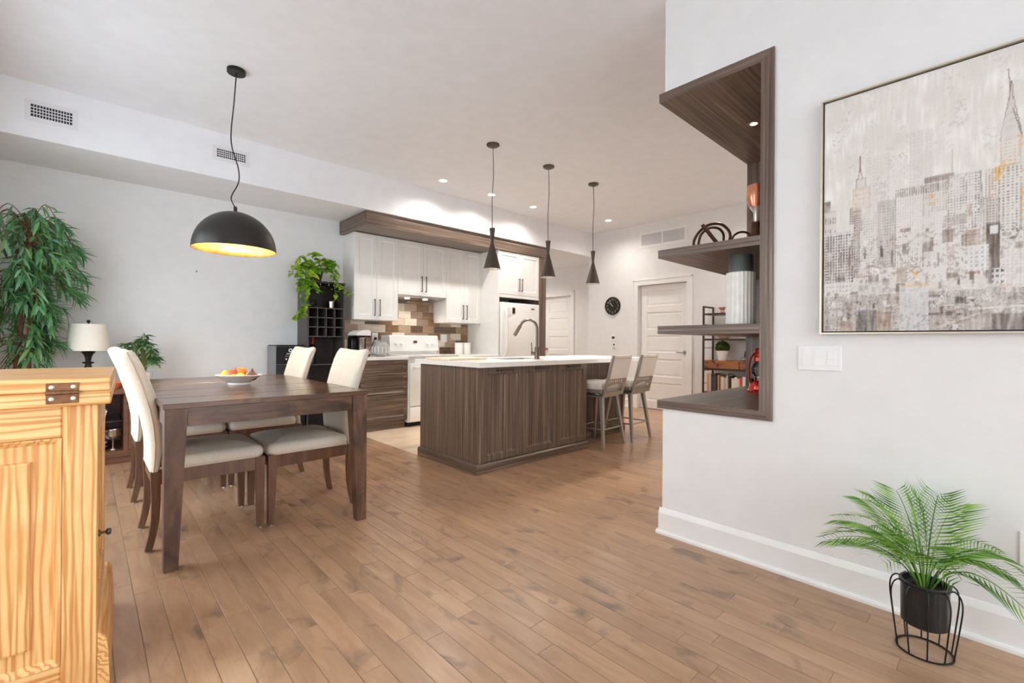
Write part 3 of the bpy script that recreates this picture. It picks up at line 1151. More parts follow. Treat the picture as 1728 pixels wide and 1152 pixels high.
A = [bm.verts.new((x, y, 0.905)) for x, y in ((SX0 + e, SY0 + e), (SX1 - e, SY0 + e), (SX1 - e, SY1 - e), (SX0 + e, SY1 - e))]
C_ = [bm.verts.new((x, y, 0.876)) for x, y in ((SX0 + .004, SY0 + .004), (SX1 - .004, SY0 + .004), (SX1 - .004, SY1 - .004), (SX0 + .004, SY1 - .004))]
for i in range(4):
    bm.faces.new((A[i], A[(i + 1) % 4], C_[(i + 1) % 4], C_[i]))
bm.faces.new(C_)
obj('sink_basin', bm, 'steel', t)

# faucet
fx, fy = 3.296, 3.18
t = thing('kitchen_faucet', 'gunmetal pull-down faucet with tall arched spout on the island', 'faucet', (fx, fy, 0.9155))
obj('base', lathe(B(), [(0, 0), (0.028, 0), (0.028, 0.006), (0.024, 0.01), (0.024, 0.12), (0.02, 0.125), (0, 0.125)], 20, (fx, fy, 0.9155)), 'faucet', t, True)
sd = Vector((-0.35, 0.94, 0)).normalized()
c0 = Vector((fx, fy, 0.0))
path = [c0 + Vector((0, 0, z)) for z in (1.03, 1.1, 1.2)]
for k in range(0, 11):
    a = PI * k / 10 * 0.86
    path.append(c0 + sd * (0.095 - 0.095 * math.cos(a)) + Vector((0, 0, 1.215 + 0.095 * math.sin(a))))
obj('spout', tube(B(), path, 0.0135, 12), 'faucet', t, True)
dirn = (path[-1] - path[-2]).normalized()
obj('spray_head', tube(B(), [path[-1], path[-1] + dirn * 0.02, path[-1] + dirn * 0.12, path[-1] + dirn * 0.125], [0.0145, 0.018, 0.019, 0.012], 14), 'faucet', t, True)
lv = Vector((-0.73, 0.68, 0))
q = obj('lever_hub', tube(B(), [c0 + Vector((0, 0, 0.975)), c0 + lv * 0.06 + Vector((0, 0, 0.975))], 0.018, 12), 'faucet', t, True)
obj('lever', tube(B(), [c0 + lv * 0.05 + Vector((0, 0, 0.985)), c0 + lv * 0.055 + Vector((0, 0, 1.08))], 0.005, 8), 'faucet', q, True)

# cutting board
cb = thing('cutting_board', 'pale wooden cutting board lying on the island', 'cutting board', (2.56, 3.56, 0.9157))
obj('board', tf(bx(-0.24, 0.24, -0.17, 0.17, 0, 0.02, 0.006, 2), T(2.60, 3.57, 0.9157) @ Matrix.Rotation(R(6), 4, 'Z')), 'boardwood', cb, True)
bm = B()
lathe(bm, [(0.02, 0), (0.024, 0), (0.024, 0.0006), (0.02, 0.0006), (0.02, 0)], 20, (2.79, 3.5, 0.9358))
obj('handle_ring', bm, 'drawerwood', cb)


# ---- bar stools (built at origin, back towards -y)
def make_stool():
    t = thing('bar_stool', 'white cushioned metal bar stool at the island, nearer the dining table', 'stool', (0, 0, 0), 'bar stools at the island')
    sc = obj('seat_cushion', cushion(B(), -0.205, 0.205, -0.16, 0.21, 0.602, 0.672, 0.012, 0.03), 'vinyl', t, True, 60)
    bm = B()
    box(bm, -0.2, 0.2, -0.165, 0.205, 0.562, 0.602, 0.006, 2)
    obj('seat_frame', bm, 'pewter', t)
    obj('swivel', lathe(B(), [(0, 0.535), (0.11, 0.535), (0.11, 0.562), (0, 0.562)], 20), 'pewter', t, True)
    bm = B()
    box(bm, -0.16, 0.16, -0.15, 0.15, 0.515, 0.535, 0.003)
    obj('leg_plate', bm, 'pewter', t)
    for sx in (-1, 1):
        for sy in (-1, 1):
            bm = B()
            hx, hy, lx, ly = sx * 0.135, sy * 0.125, sx * 0.2, sy * 0.19
            hexa(bm, (lx - 0.012, lx + 0.012, ly - 0.012, ly + 0.012), (hx - 0.022, hx + 0.022, hy - 0.018, hy + 0.018), 0.012, 0.52)
            l = obj('leg', bm, 'pewter', t)
            obj('foot_glide', lathe(B(), [(0, 0), (0.014, 0), (0.014, 0.012), (0, 0.012)], 10, (lx, ly, 0)), 'steel', l)
    fz = 0.19
    k = 0.2 - 0.065 * fz / 0.52
    k2 = 0.19 - 0.065 * fz / 0.52
    for a, b in (((-k, -k2), (k, -k2)), ((k, -k2), (k, k2)), ((k, k2), (-k, k2)), ((-k, k2), (-k, -k2))):
        obj('footrest', tube(B(), [(*a, fz), (*b, fz)], 0.008, 8), 'pewter', t, True)
    # leaning back: two flat posts, padded panel, arched rail
    def yb(z):
        return -0.185 - 0.105 * (z - 0.55) / 0.4
    for s in (-1, 1):
        bm = B()
        a0, a1 = yb(0.535), yb(0.955)
        x0 = s * 0.17
        vs = []
        for z, yy in ((0.535, a0), (0.955, a1)):
            for xx in (x0 - 0.019, x0 + 0.019):
                for dy in (0, 0.016):
                    vs.append(bm.verts.new((xx, yy + dy, z)))
        for f in ((0, 1, 3, 2), (4, 6, 7, 5), (0, 4, 5, 1), (2, 3, 7, 6), (0, 2, 6, 4), (1, 5, 7, 3)):
            bm.faces.new([vs[i] for i in f])
        obj('back_post', bm, 'pewter', t)
    def slab(z0, z1, x, d0, d1, zarch=0.0, n=12):
        bm = B()
        rows = []
        for i in range(n + 1):
            u = -x + 2 * x * i / n
            zl = z0 - zarch * (u / x) ** 2
            rows.append([bm.verts.new((u, yb(zz) + dd, zz)) for zz, dd in ((zl, d0), (z1, d0), (z1, d1), (zl, d1))])
        for p, q in zip(rows, rows[1:]):
            for i in range(4):
                bm.faces.new((p[i], p[(i + 1) % 4], q[(i + 1) % 4], q[i]))
        bm.faces.new(rows[0][::-1])
        bm.faces.new(rows[-1])
        return bm
    obj('back_pad', slab(0.715, 0.952, 0.152, -0.018, 0.026), 'vinyl', t)
    obj('pad_piping', slab(0.925, 0.932, 0.153, -0.021, 0.0), 'piping', t)
    obj('arched_rail', slab(0.655, 0.672, 0.152, 0.0, 0.012, 0.035), 'pewter', t)
    obj('upper_rail', slab(0.70, 0.715, 0.152, 0.0, 0.012), 'pewter', t)
    for i in range(7):
        u = -0.12 + 0.04 * i
        obj('spindle', tube(B(), [(u, yb(0.66) + 0.006, 0.665 - 0.035 * (u / 0.152) ** 2), (u, yb(0.70) + 0.006, 0.703)], 0.007, 6), 'pewter', t, True)
    obj('lower_rail', slab(0.535, 0.575, 0.152, 0.0, 0.014), 'pewter', t)
    return t


st1 = make_stool()
st1.location = (4.055, 2.985, 0)
st1.rotation_euler = (0, 0, R(3))
dup(st1, (4.565, 2.97, 0), R(2), 'white cushioned metal bar stool at the island, nearer the panel door')

# ================================================================== WINE RACK, COOLER
RX0, RX1, RY0, RY1, RZ = 1.9, 2.345, 5.55, 5.886, 1.79
t = thing('wine_rack', 'tall espresso wine rack cabinet with bottle cubbies beside the kitchen', 'wine rack', (2.12, 5.7, 0))
obj('side_panel', bx(RX0, RX0 + 0.018, RY0, RY1, 0.001, RZ - 0.02), 'rackside', t)
obj('side_panel', bx(RX1 - 0.018, RX1, RY0, RY1, 0.001, RZ - 0.02), 'rackside', t)
obj('top_panel', bx(RX0 - 0.004, RX1 + 0.004, RY0 - 0.006, RY1, RZ - 0.02, RZ), 'rackwood', t)
obj('back_panel', bx(RX0 + 0.018, RX1 - 0.018, RY1 - 0.012, RY1, 0.02, RZ - 0.02), 'rackwood', t)
for z in (0.05, 0.42, 0.80, 1.135, 1.248, 1.36, 1.474):
    obj('shelf', bx(RX0 + 0.018, RX1 - 0.018, RY0 + 0.004, RY1 - 0.012, z - 0.008, z + 0.004), 'rackside', t)
for k in (1, 2, 3):
    xk = RX0 + 0.018 + (RX1 - RX0 - 0.036) * k / 4
    obj('divider', bx(xk - 0.005, xk + 0.005, RY0 + 0.004, RY1 - 0.012, 1.139, 1.466), 'rackside', t)
for hx in (2.0, 2.06, 2.16, 2.22):
    obj('stemware_rail', tube(B(), [(hx, RY0 + 0.03, 1.768), (hx, RY0 + 0.03, 1.752), (hx, RY1 - 0.03, 1.752), (hx, RY1 - 0.03, 1.768)], 0.003, 6), 'chrome', t)
# wine bottle on the lower shelf
t = thing('wine_bottle', 'dark wine bottle with red foil cap inside the rack', 'bottle', (2.0, 5.66, 0.8045))
obj('bottle', lathe(B(), [(0, 0), (0.037, 0), (0.038, 0.01), (0.038, 0.19), (0.03, 0.215), (0.015, 0.235), (0.0145, 0.27), (0, 0.27)], 20, (2.0, 5.66, 0.8045)), 'blackplastic', t, True)
obj('foil_cap', lathe(B(), [(0.0155, 0.235), (0.0162, 0.30), (0.017, 0.302), (0.017, 0.315), (0, 0.316)], 16, (2.0, 5.66, 0.8045)), plain('red_foil', (176, 32, 34), 0.35), t, True)
# globe glass and silver cup in the upper bay
t = thing('globe_vase', 'small clear globe glass on the wine rack shelf', 'glass', (1.995, 5.66, 1.4785))
obj('globe', lathe(B(), [(0, 0), (0.02, 0), (0.042, 0.022), (0.05, 0.05), (0.044, 0.078), (0.026, 0.098), (0.024, 0.098), (0.041, 0.077), (0.047, 0.05), (0.039, 0.024), (0.018, 0.004), (0, 0.004)], 22, (1.995, 5.66, 1.4785)), 'glass', t, True)
t = thing('silver_tumbler', 'polished silver tumbler on the wine rack shelf', 'cup', (2.215, 5.65, 1.4785))
obj('cup', lathe(B(), [(0, 0), (0.036, 0), (0.044, 0.085), (0.041, 0.085), (0.034, 0.004), (0, 0.004)], 22, (2.215, 5.65, 1.4785)), 'chrome', t, True)
obj('rim', lathe(B(), [(0.0445, 0.082), (0.046, 0.085), (0.0445, 0.088), (0.041, 0.086), (0.0445, 0.082)], 22, (2.215, 5.65, 1.4785)), 'chrome', t, True)

# water cooler
t = thing('water_cooler', 'black and grey floor water cooler with white logo beside the wine rack', 'water cooler', (1.7, 5.65, 0))
obj('shell', bx(1.55, 1.865, 5.50, 5.83, 0.0, 1.02, 0.006, 2), 'greyplastic', t, True)
fp = obj('front_panel', bx(1.551, 1.864, 5.490, 5.5005, 0.82, 1.016, 0.003), 'blackplastic', t)
obj('lid', bx(1.555, 1.86, 5.495, 5.825, 1.02, 1.032, 0.005), 'blackplastic', t)
obj('dispense_recess', bx(1.552, 1.863, 5.494, 5.501, 0.60, 0.815), 'ventdark', t)
obj('lower_door', bx(1.551, 1.864, 5.486, 5.5005, 0.03, 0.59, 0.004), 'blackplastic', t)
obj('drip_tray', bx(1.60, 1.815, 5.44, 5.4945, 0.60, 0.625, 0.004), 'blackplastic', t)
for i, tx in enumerate((1.65, 1.705, 1.76)):
    obj('tap', tube(B(), [(tx, 5.492, 0.795), (tx, 5.46, 0.795), (tx, 5.455, 0.77)], 0.009, 8), 'blackplastic', t, True)
obj('logo_mark', tf(lathe(B(), [(0.011, 0), (0.021, 0), (0.021, 0.0006), (0.011, 0.0006), (0.011, 0)], 24), T(1.7, 5.4898, 0.972) @ Matrix.Rotation(R(90), 4, 'X')), 'white_ink', fp)
obj('logo_text', text_bm('avalon', 0.034, face_frame((1.7, 5.4898, 0.936), '-y')), 'white_ink', fp)
obj('caption_text', text_bm('HOT  COLD  ROOM', 0.012, face_frame((1.7, 5.4898, 0.905), '-y')), 'white_ink', fp)
for i, tx in enumerate((1.655, 1.7, 1.745)):
    obj('button', tf(lathe(B(), [(0.0, 0.002), (0.009, 0.002), (0.009, 0)], 12), T(tx, 5.4898, 0.875) @ Matrix.Rotation(R(90), 4, 'X')), 'white_ink', fp)

# ================================================================== LEAVES
def leaf_mesh(name, L, Wd, droop=0.2, fold=0.15, mat='treeleaf', heart=False):
    bm = B()
    if heart:
        prof = [(-0.12, 0.28), (0.05, 0.5), (0.3, 0.5), (0.6, 0.32), (0.85, 0.1)]
    else:
        prof = [(0.15, 0.3), (0.4, 0.5), (0.7, 0.36)]
    def z(u):
        return -droop * L * u * u
    c = [bm.verts.new((0, 0, 0))] + [bm.verts.new((max(u, 0.04) * L, 0, z(u))) for u, _ in prof] + [bm.verts.new((L, 0, z(1)))]
    for s in (1, -1):
        e = [bm.verts.new((u * L, s * w * Wd, z(u) + fold * w * Wd)) for u, w in prof]
        bm.faces.new((c[0], c[1], e[0]) if s > 0 else (c[0], e[0], c[1]))
        for i in range(len(prof) - 1):
            f = (c[i + 1], c[i + 2], e[i + 1], e[i])
            bm.faces.new(f if s > 0 else f[::-1])
        f = (c[-2], c[-1], e[-1])
        bm.faces.new(f if s > 0 else f[::-1])
    me = bpy.data.meshes.new(name)
    bm.to_mesh(me)
    bm.free()
    me.polygons.foreach_set('use_smooth', [True] * len(me.polygons))
    me.materials.append(M[mat])
    return me


def orient(p, d, roll, s=1.0):
    d = Vector(d).normalized()
    side = d.cross(Vector((0, 0, 1)))
    side = side.normalized() if side.length > 1e-4 else Vector((0, 1, 0))
    up = side.cross(d)
    m = Matrix((d, -side, up)).transposed().to_4x4()
    return T(*p) @ m @ Matrix.Rotation(roll, 4, 'X') @ Matrix.Scale(s, 4)


def put_leaf(me, parent, p, d, roll, s=1.0):
    o = bpy.data.objects.new('leaf', me)
    COL.objects.link(o)
    o.parent = parent
    o.matrix_local = T(*(-ORG[parent.name])) @ orient(p, d, roll, s)
    return o


# ---- tall leafy tree in the corner
lr = random.Random(5)
tx, ty = -0.33, 5.40
t = thing('artificial_tree', 'tall leafy potted tree in the corner behind the pine cabinet', 'tree', (tx, ty, 0))
obj('pot', lathe(B(), [(0, 0), (0.12, 0), (0.15, 0.28), (0.16, 0.28), (0.16, 0.3), (0.14, 0.3), (0.13, 0.27), (0, 0.27)], 24, (tx, ty, 0)), 'ceramdark', t, True)
obj('soil', lathe(B(), [(0, 0.272), (0.128, 0.272)], 20, (tx, ty, 0)), 'soil', t)
for (ox, oy, top) in ((0.0, 0.0, 1.95), (-0.05, 0.03, 1.8)):
    obj('trunk', tube(B(), smooth_path([(tx + ox * 0.6, ty + oy * 0.6, 0.26), (tx + ox * 1.5, ty + oy, 0.8), (tx + ox * 0.8, ty + oy * 1.3, 1.3), (tx + ox * 1.4, ty + oy, top)], 5), 0.014, 8), 'bark', t, True)
lms = [leaf_mesh('tree_leaf_%d' % i, l, w, dr, 0.2, 'treeleaf') for i, (l, w, dr) in enumerate(((0.13, 0.02, 0.3), (0.15, 0.023, 0.45), (0.11, 0.018, 0.2)))]
leaves = []
bmbr = B()
for b in range(120):
    zb = 0.85 + 1.15 * lr.random() ** 0.9
    az = lr.uniform(0, 2 * PI)
    span = (0.38 if zb > 1.4 else 0.34) * lr.uniform(0.45, 1.1) * (1.0 if zb < 1.85 else 0.75)
    if zb < 1.42 and math.cos(az) > -0.2:
        span *= 0.52
    rise = lr.uniform(0.0, 0.22) if zb < 1.75 else lr.uniform(0.1, 0.22)
    p0 = Vector((tx, ty, zb))
    dv = Vector((math.cos(az), math.sin(az), 0))
    pts = [p0, p0 + dv * span * 0.5 + Vector((0, 0, rise)), p0 + dv * span + Vector((0, 0, rise - lr.uniform(0.05, 0.25)))]
    pts = smooth_path(pts, 5)
    for p in pts:
        p.x = max(p.x, XL + 0.05)
        p.y = min(p.y, YK - 0.06)
    tube(bmbr, pts, 0.003, 4, caps=False)
    for i, p in enumerate(pts[2:]):
        for k in range(2 if i < 6 else 4):
            dd = dv + Vector((lr.uniform(-0.9, 0.9), lr.uniform(-0.9, 0.9), lr.uniform(-1.5, 0.45)))
            s = lr.uniform(0.75, 1.15)
            e = p + dd.normalized() * 0.18 * s
            if e.x < XL + 0.03 or e.y > YK - 0.03:
                continue
            leaves.append((p.copy(), dd, lr.uniform(-0.6, 0.6), s, lr.randrange(3)))
obj('branches', bmbr, 'bark', t)
leaves.sort(key=lambda q: q[0].y)
for p, d, ro, s, k in leaves[:300]:
    put_leaf(lms[k], t, p, d, ro, s)
bm = B()
for p, d, ro, s, k in leaves[300:]:
    n0 = len(bm.verts)
    bm.from_mesh(lms[k])
    bm.verts.ensure_lookup_table()
    mm = orient(p, d, ro, s)
    for v in bm.verts[n0:]:
        v.co = mm @ v.co
me = bpy.data.meshes.new('foliage')
bmesh.ops.translate(bm, vec=-ORG[t.name], verts=bm.verts)
bm.to_mesh(me)
bm.free()
me.materials.append(M['treeleaf'])
o = obj('foliage', None, parent=t, mesh=me)
o['kind'] = 'stuff'

# ================================================================== CONSOLE
CX0, CX1, CY0, CY1 = -0.1, 0.82, 5.26, 5.84
t = thing('console_cabinet', 'walnut console cabinet with open glass shelf against the wall', 'console', (0.36, 5.55, 0))
obj('top', bx(CX0 - 0.02, CX1 + 0.02, CY0 - 0.015, CY1, 0.605, 0.65, 0.003), 'consolewood', t)
obj('plinth', bx(CX0, CX1, CY0 + 0.012, CY1 - 0.01, 0.0, 0.062), 'consolewood', t)
obj('bottom', bx(CX0, CX1, CY0, CY1, 0.062, 0.112), 'consolewood', t)
obj('back', bx(CX0, CX1, CY1 - 0.015, CY1, 0.112, 0.605), 'consolewood', t)
for xs in ((CX0, CX0 + 0.03), (0.255, 0.285), (CX1 - 0.03, CX1)):
    obj('upright', bx(xs[0], xs[1], CY0, CY1 - 0.015, 0.112, 0.605), 'consolewood', t)
obj('glass_shelf', bx(CX0 + 0.03, 0.255, CY0 + 0.03, CY1 - 0.015, 0.362, 0.37), 'tinted', t)
d = obj('door', tf(panel_door(0.50, 0.485, 0.02, 0.06, 0.012, 0.008), face_frame((0.287, CY0 + 0.018, 0.116), '-y')), 'consolewood', t)
obj('knob', tf(lathe(B(), [(0.008, 0), (0.008, 0.012), (0.014, 0.018), (0.012, 0.026), (0, 0.028)], 14), face_frame((0.325, CY0 - 0.002, 0.36), '-y')), 'brass', d, True)
# things on it and in it
t = thing('table_lamp', 'table lamp with cream drum shade and black turned base', 'lamp', (0.025, 5.5, 0.6505))
obj('base', lathe(B(), [(0, 0), (0.07, 0), (0.072, 0.012), (0.05, 0.022), (0.03, 0.03), (0.022, 0.06), (0.035, 0.09), (0.045, 0.13), (0.04, 0.17), (0.022, 0.2), (0.02, 0.215), (0.04, 0.222), (0.04, 0.23), (0.018, 0.238), (0.022, 0.27), (0.03, 0.295), (0.045, 0.315), (0.05, 0.325), (0.012, 0.33), (0.008, 0.36), (0, 0.36)], 24, (0.025, 5.5, 0.6505)), 'black', t, True)
obj('shade', lathe(B(), [(0.148, 0.332), (0.126, 0.565), (0.1235, 0.565), (0.1455, 0.332), (0.148, 0.332)], 40, (0.025, 5.5, 0.6505)), 'lampshade', t, True)
obj('harp', tube(B(), [(0.025, 5.5, 1.0), (0.025 - 0.05, 5.5, 1.08), (0.025 - 0.04, 5.5, 1.19), (0.025, 5.5, 1.214), (0.025 + 0.04, 5.5, 1.19), (0.025 + 0.05, 5.5, 1.08), (0.025, 5.5, 1.0)], 0.003, 6), 'brass', t)
obj('spider', tube(B(), [(0.025 - 0.124, 5.5, 1.213), (0.025 + 0.124, 5.5, 1.213)], 0.002, 6), 'brass', t)
obj('finial', lathe(B(), [(0.004, 0.562), (0.005, 0.575), (0.014, 0.585), (0.014, 0.593), (0.006, 0.602), (0, 0.603)], 14, (0.025, 5.5, 0.6505)), 'black', t, True)

px, py, pz = 0.40, 5.50, 0.6505
t = thing('potted_plant', 'bushy striped-leaf plant in a white pot on the console', 'potted plant', (px, py, pz))
obj('pot', lathe(B(), [(0, 0), (0.055, 0), (0.075, 0.12), (0.075, 0.13), (0.068, 0.13), (0.066, 0.118), (0, 0.118)], 24, (px, py, pz)), 'porcelain', t, True)
obj('soil', lathe(B(), [(0, 0.1195), (0.0655, 0.1195)], 18, (px, py, pz)), 'soil', t)
pm_ = [leaf_mesh('striped_leaf_%d' % i, l, w, 0.35, 0.25, 'pepleaf') for i, (l, w) in enumerate(((0.075, 0.034), (0.06, 0.03)))]
lr = random.Random(11)
for sidx in range(30):
    az = lr.uniform(0, 2 * PI)
    el = lr.uniform(-0.75, 1.5)
    rr = 0.14 * lr.uniform(0.6, 1.0)
    c = Vector((px - 0.012, py, 0.955)) + Vector((math.cos(az) * math.cos(el) * rr, math.sin(az) * math.cos(el) * rr, math.sin(el) * rr * 1.25))
    obj('stem', tube(B(), smooth_path([(px + 0.02 * math.cos(az), py + 0.02 * math.sin(az), pz + 0.118), (px + (c.x - px) * 0.5, py + (c.y - py) * 0.5, max(c.z, pz + 0.2)), c], 3), 0.003, 5), 'stem', t, True)
    for k in range(9):
        a2 = az + k * 2 * PI / 9 + lr.uniform(-0.2, 0.2)
        dd = Vector((math.cos(a2), math.sin(a2), lr.uniform(-0.7, 0.5))) + Vector((math.cos(az), math.sin(az), 0)) * 0.5
        put_leaf(pm_[lr.randrange(2)], t, c, dd, lr.uniform(-0.3, 0.3), lr.uniform(0.9, 1.2))

t = thing('orange_dish', 'orange glass dish standing on the console', 'dish', (0.20, 5.36, 0.6505))
obj('dish', lathe(B(), [(0, 0), (0.035, 0), (0.05, 0.02), (0.075, 0.05), (0.072, 0.05), (0.046, 0.022), (0, 0.006)], 24, (0.20, 5.36, 0.6505)), plain('orange_glass', (226, 120, 84), 0.15, coat=0.4), t, True)
obj('rim', lathe(B(), [(0.0735, 0.049), (0.077, 0.052), (0.0735, 0.055), (0.0705, 0.052), (0.0735, 0.049)], 24, (0.20, 5.36, 0.6505)), plain('orange_glass_rim', (236, 140, 100), 0.15), t, True)
bm = B()
hexa(bm, (0.005, 0.13, 5.34, 5.44), (-0.01, 0.145, 5.325, 5.455), 0.3705, 0.455)
hexa(bm, (0.015, 0.12, 5.35, 5.43), (0.0, 0.135, 5.335, 5.445), 0.39, 0.4555)
t = thing('white_basket', 'small white woven basket on the glass shelf of the console', 'basket', (0.07, 5.39, 0.3705))
obj('basket', bm, plain('white_wicker', (226, 222, 214), 0.8, noise=0.15, nscale=120, bump=0.6, bscale=160), t)
obj('rim', tube(B(), [(-0.011, 5.324, 0.456), (0.146, 5.324, 0.456), (0.146, 5.456, 0.456), (-0.011, 5.456, 0.456)], 0.005, 6, closed=True), 'porcelain', t)
t = thing('silver_goblet', 'hammered silver goblet candle holder inside the console', 'goblet', (0.19, 5.37, 0.1125))
gp = [(0, 0), (0.035, 0), (0.032, 0.006), (0.008, 0.014), (0.007, 0.075), (0.012, 0.085), (0.045, 0.10), (0.06, 0.13), (0.058, 0.165), (0.066, 0.178), (0.062, 0.178), (0.053, 0.163), (0.054, 0.132), (0.04, 0.108), (0, 0.1)]
obj('goblet', lathe(B(), gp, 24, (0.19, 5.37, 0.1125)), plain('hammered_silver', (206, 200, 190), 0.2, metal=0.95, bump=0.9, bscale=90), t, True)
obj('rim_collar', lathe(B(), [(0.0665, 0.174), (0.069, 0.178), (0.0665, 0.182), (0.063, 0.178), (0.0665, 0.174)], 24, (0.19, 5.37, 0.1125)), 'chrome', t, True)
for i, z in enumerate((0.1125, 0.1285, 0.1445, 0.1605)):
    bm = lathe(B(), [(0, 0), (0.05, 0), (0.095, 0.012), (0.093, 0.0145), (0.048, 0.003), (0, 0.003)], 28, (0.06, 5.42, z))
    tag(obj('plate', bm, 'porcelain' if i % 2 else 'blackplastic', None, True), ['lowest plate, black, of the striped stack in the console', 'white plate second from the bottom of the console stack', 'black plate third from the bottom of the console stack', 'topmost white plate of the striped stack in the console'][i], 'plate', 'plates stacked in the console')

# ================================================================== DINING TABLE
TX0, TX1, TY0, TY1, TZ = 0.268, 1.272, 2.655, 4.40, 0.786
t = thing('dining_table', 'dark distressed wooden dining table with square tapered legs', 'dining table', (0.77, 3.53, 0))
nb = 12
for i in range(nb):
    a = TY0 + (TY1 - TY0) * i / nb
    b = TY0 + (TY1 - TY0) * (i + 1) / nb
    obj('tabletop_board', bx(TX0, TX1, a + 0.0004, b - 0.0004, TZ - 0.026, TZ - (0.0006 if i % 3 == 1 else 0.0), 0.0022), 'table', t)
for ax, ay in ((0, 0), (1, 0), (0, 1), (1, 1)):
    w0, w1 = 0.09, 0.056
    x0 = TX0 + 0.006 if ax == 0 else TX1 - 0.006 - w0
    y0 = TY0 + 0.005 if ay == 0 else TY1 - 0.005 - w0
    hi = (x0, x0 + w0, y0, y0 + w0)
    lo = (x0 if ax == 0 else x0 + w0 - w1, x0 + w1 if ax == 0 else x0 + w0, y0 if ay == 0 else y0 + w0 - w1, y0 + w1 if ay == 0 else y0 + w0)
    obj('leg', hexa(B(), lo, hi, 0.0, TZ - 0.0265), 'table_z', t)
az0, az1 = 0.672, TZ - 0.0265
for a in (bx(TX0 + 0.097, TX1 - 0.097, TY0 + 0.012, TY0 + 0.034, az0, az1), bx(TX0 + 0.097, TX1 - 0.097, TY1 - 0.034, TY1 - 0.012, az0, az1)):
    obj('apron', a, 'table', t)
for a in (bx(TX0 + 0.013, TX0 + 0.035, TY0 + 0.096, TY1 - 0.096, az0, az1), bx(TX1 - 0.035, TX1 - 0.013, TY0 + 0.096, TY1 - 0.096, az0, az1)):
    obj('apron', a, 'table_z', t)


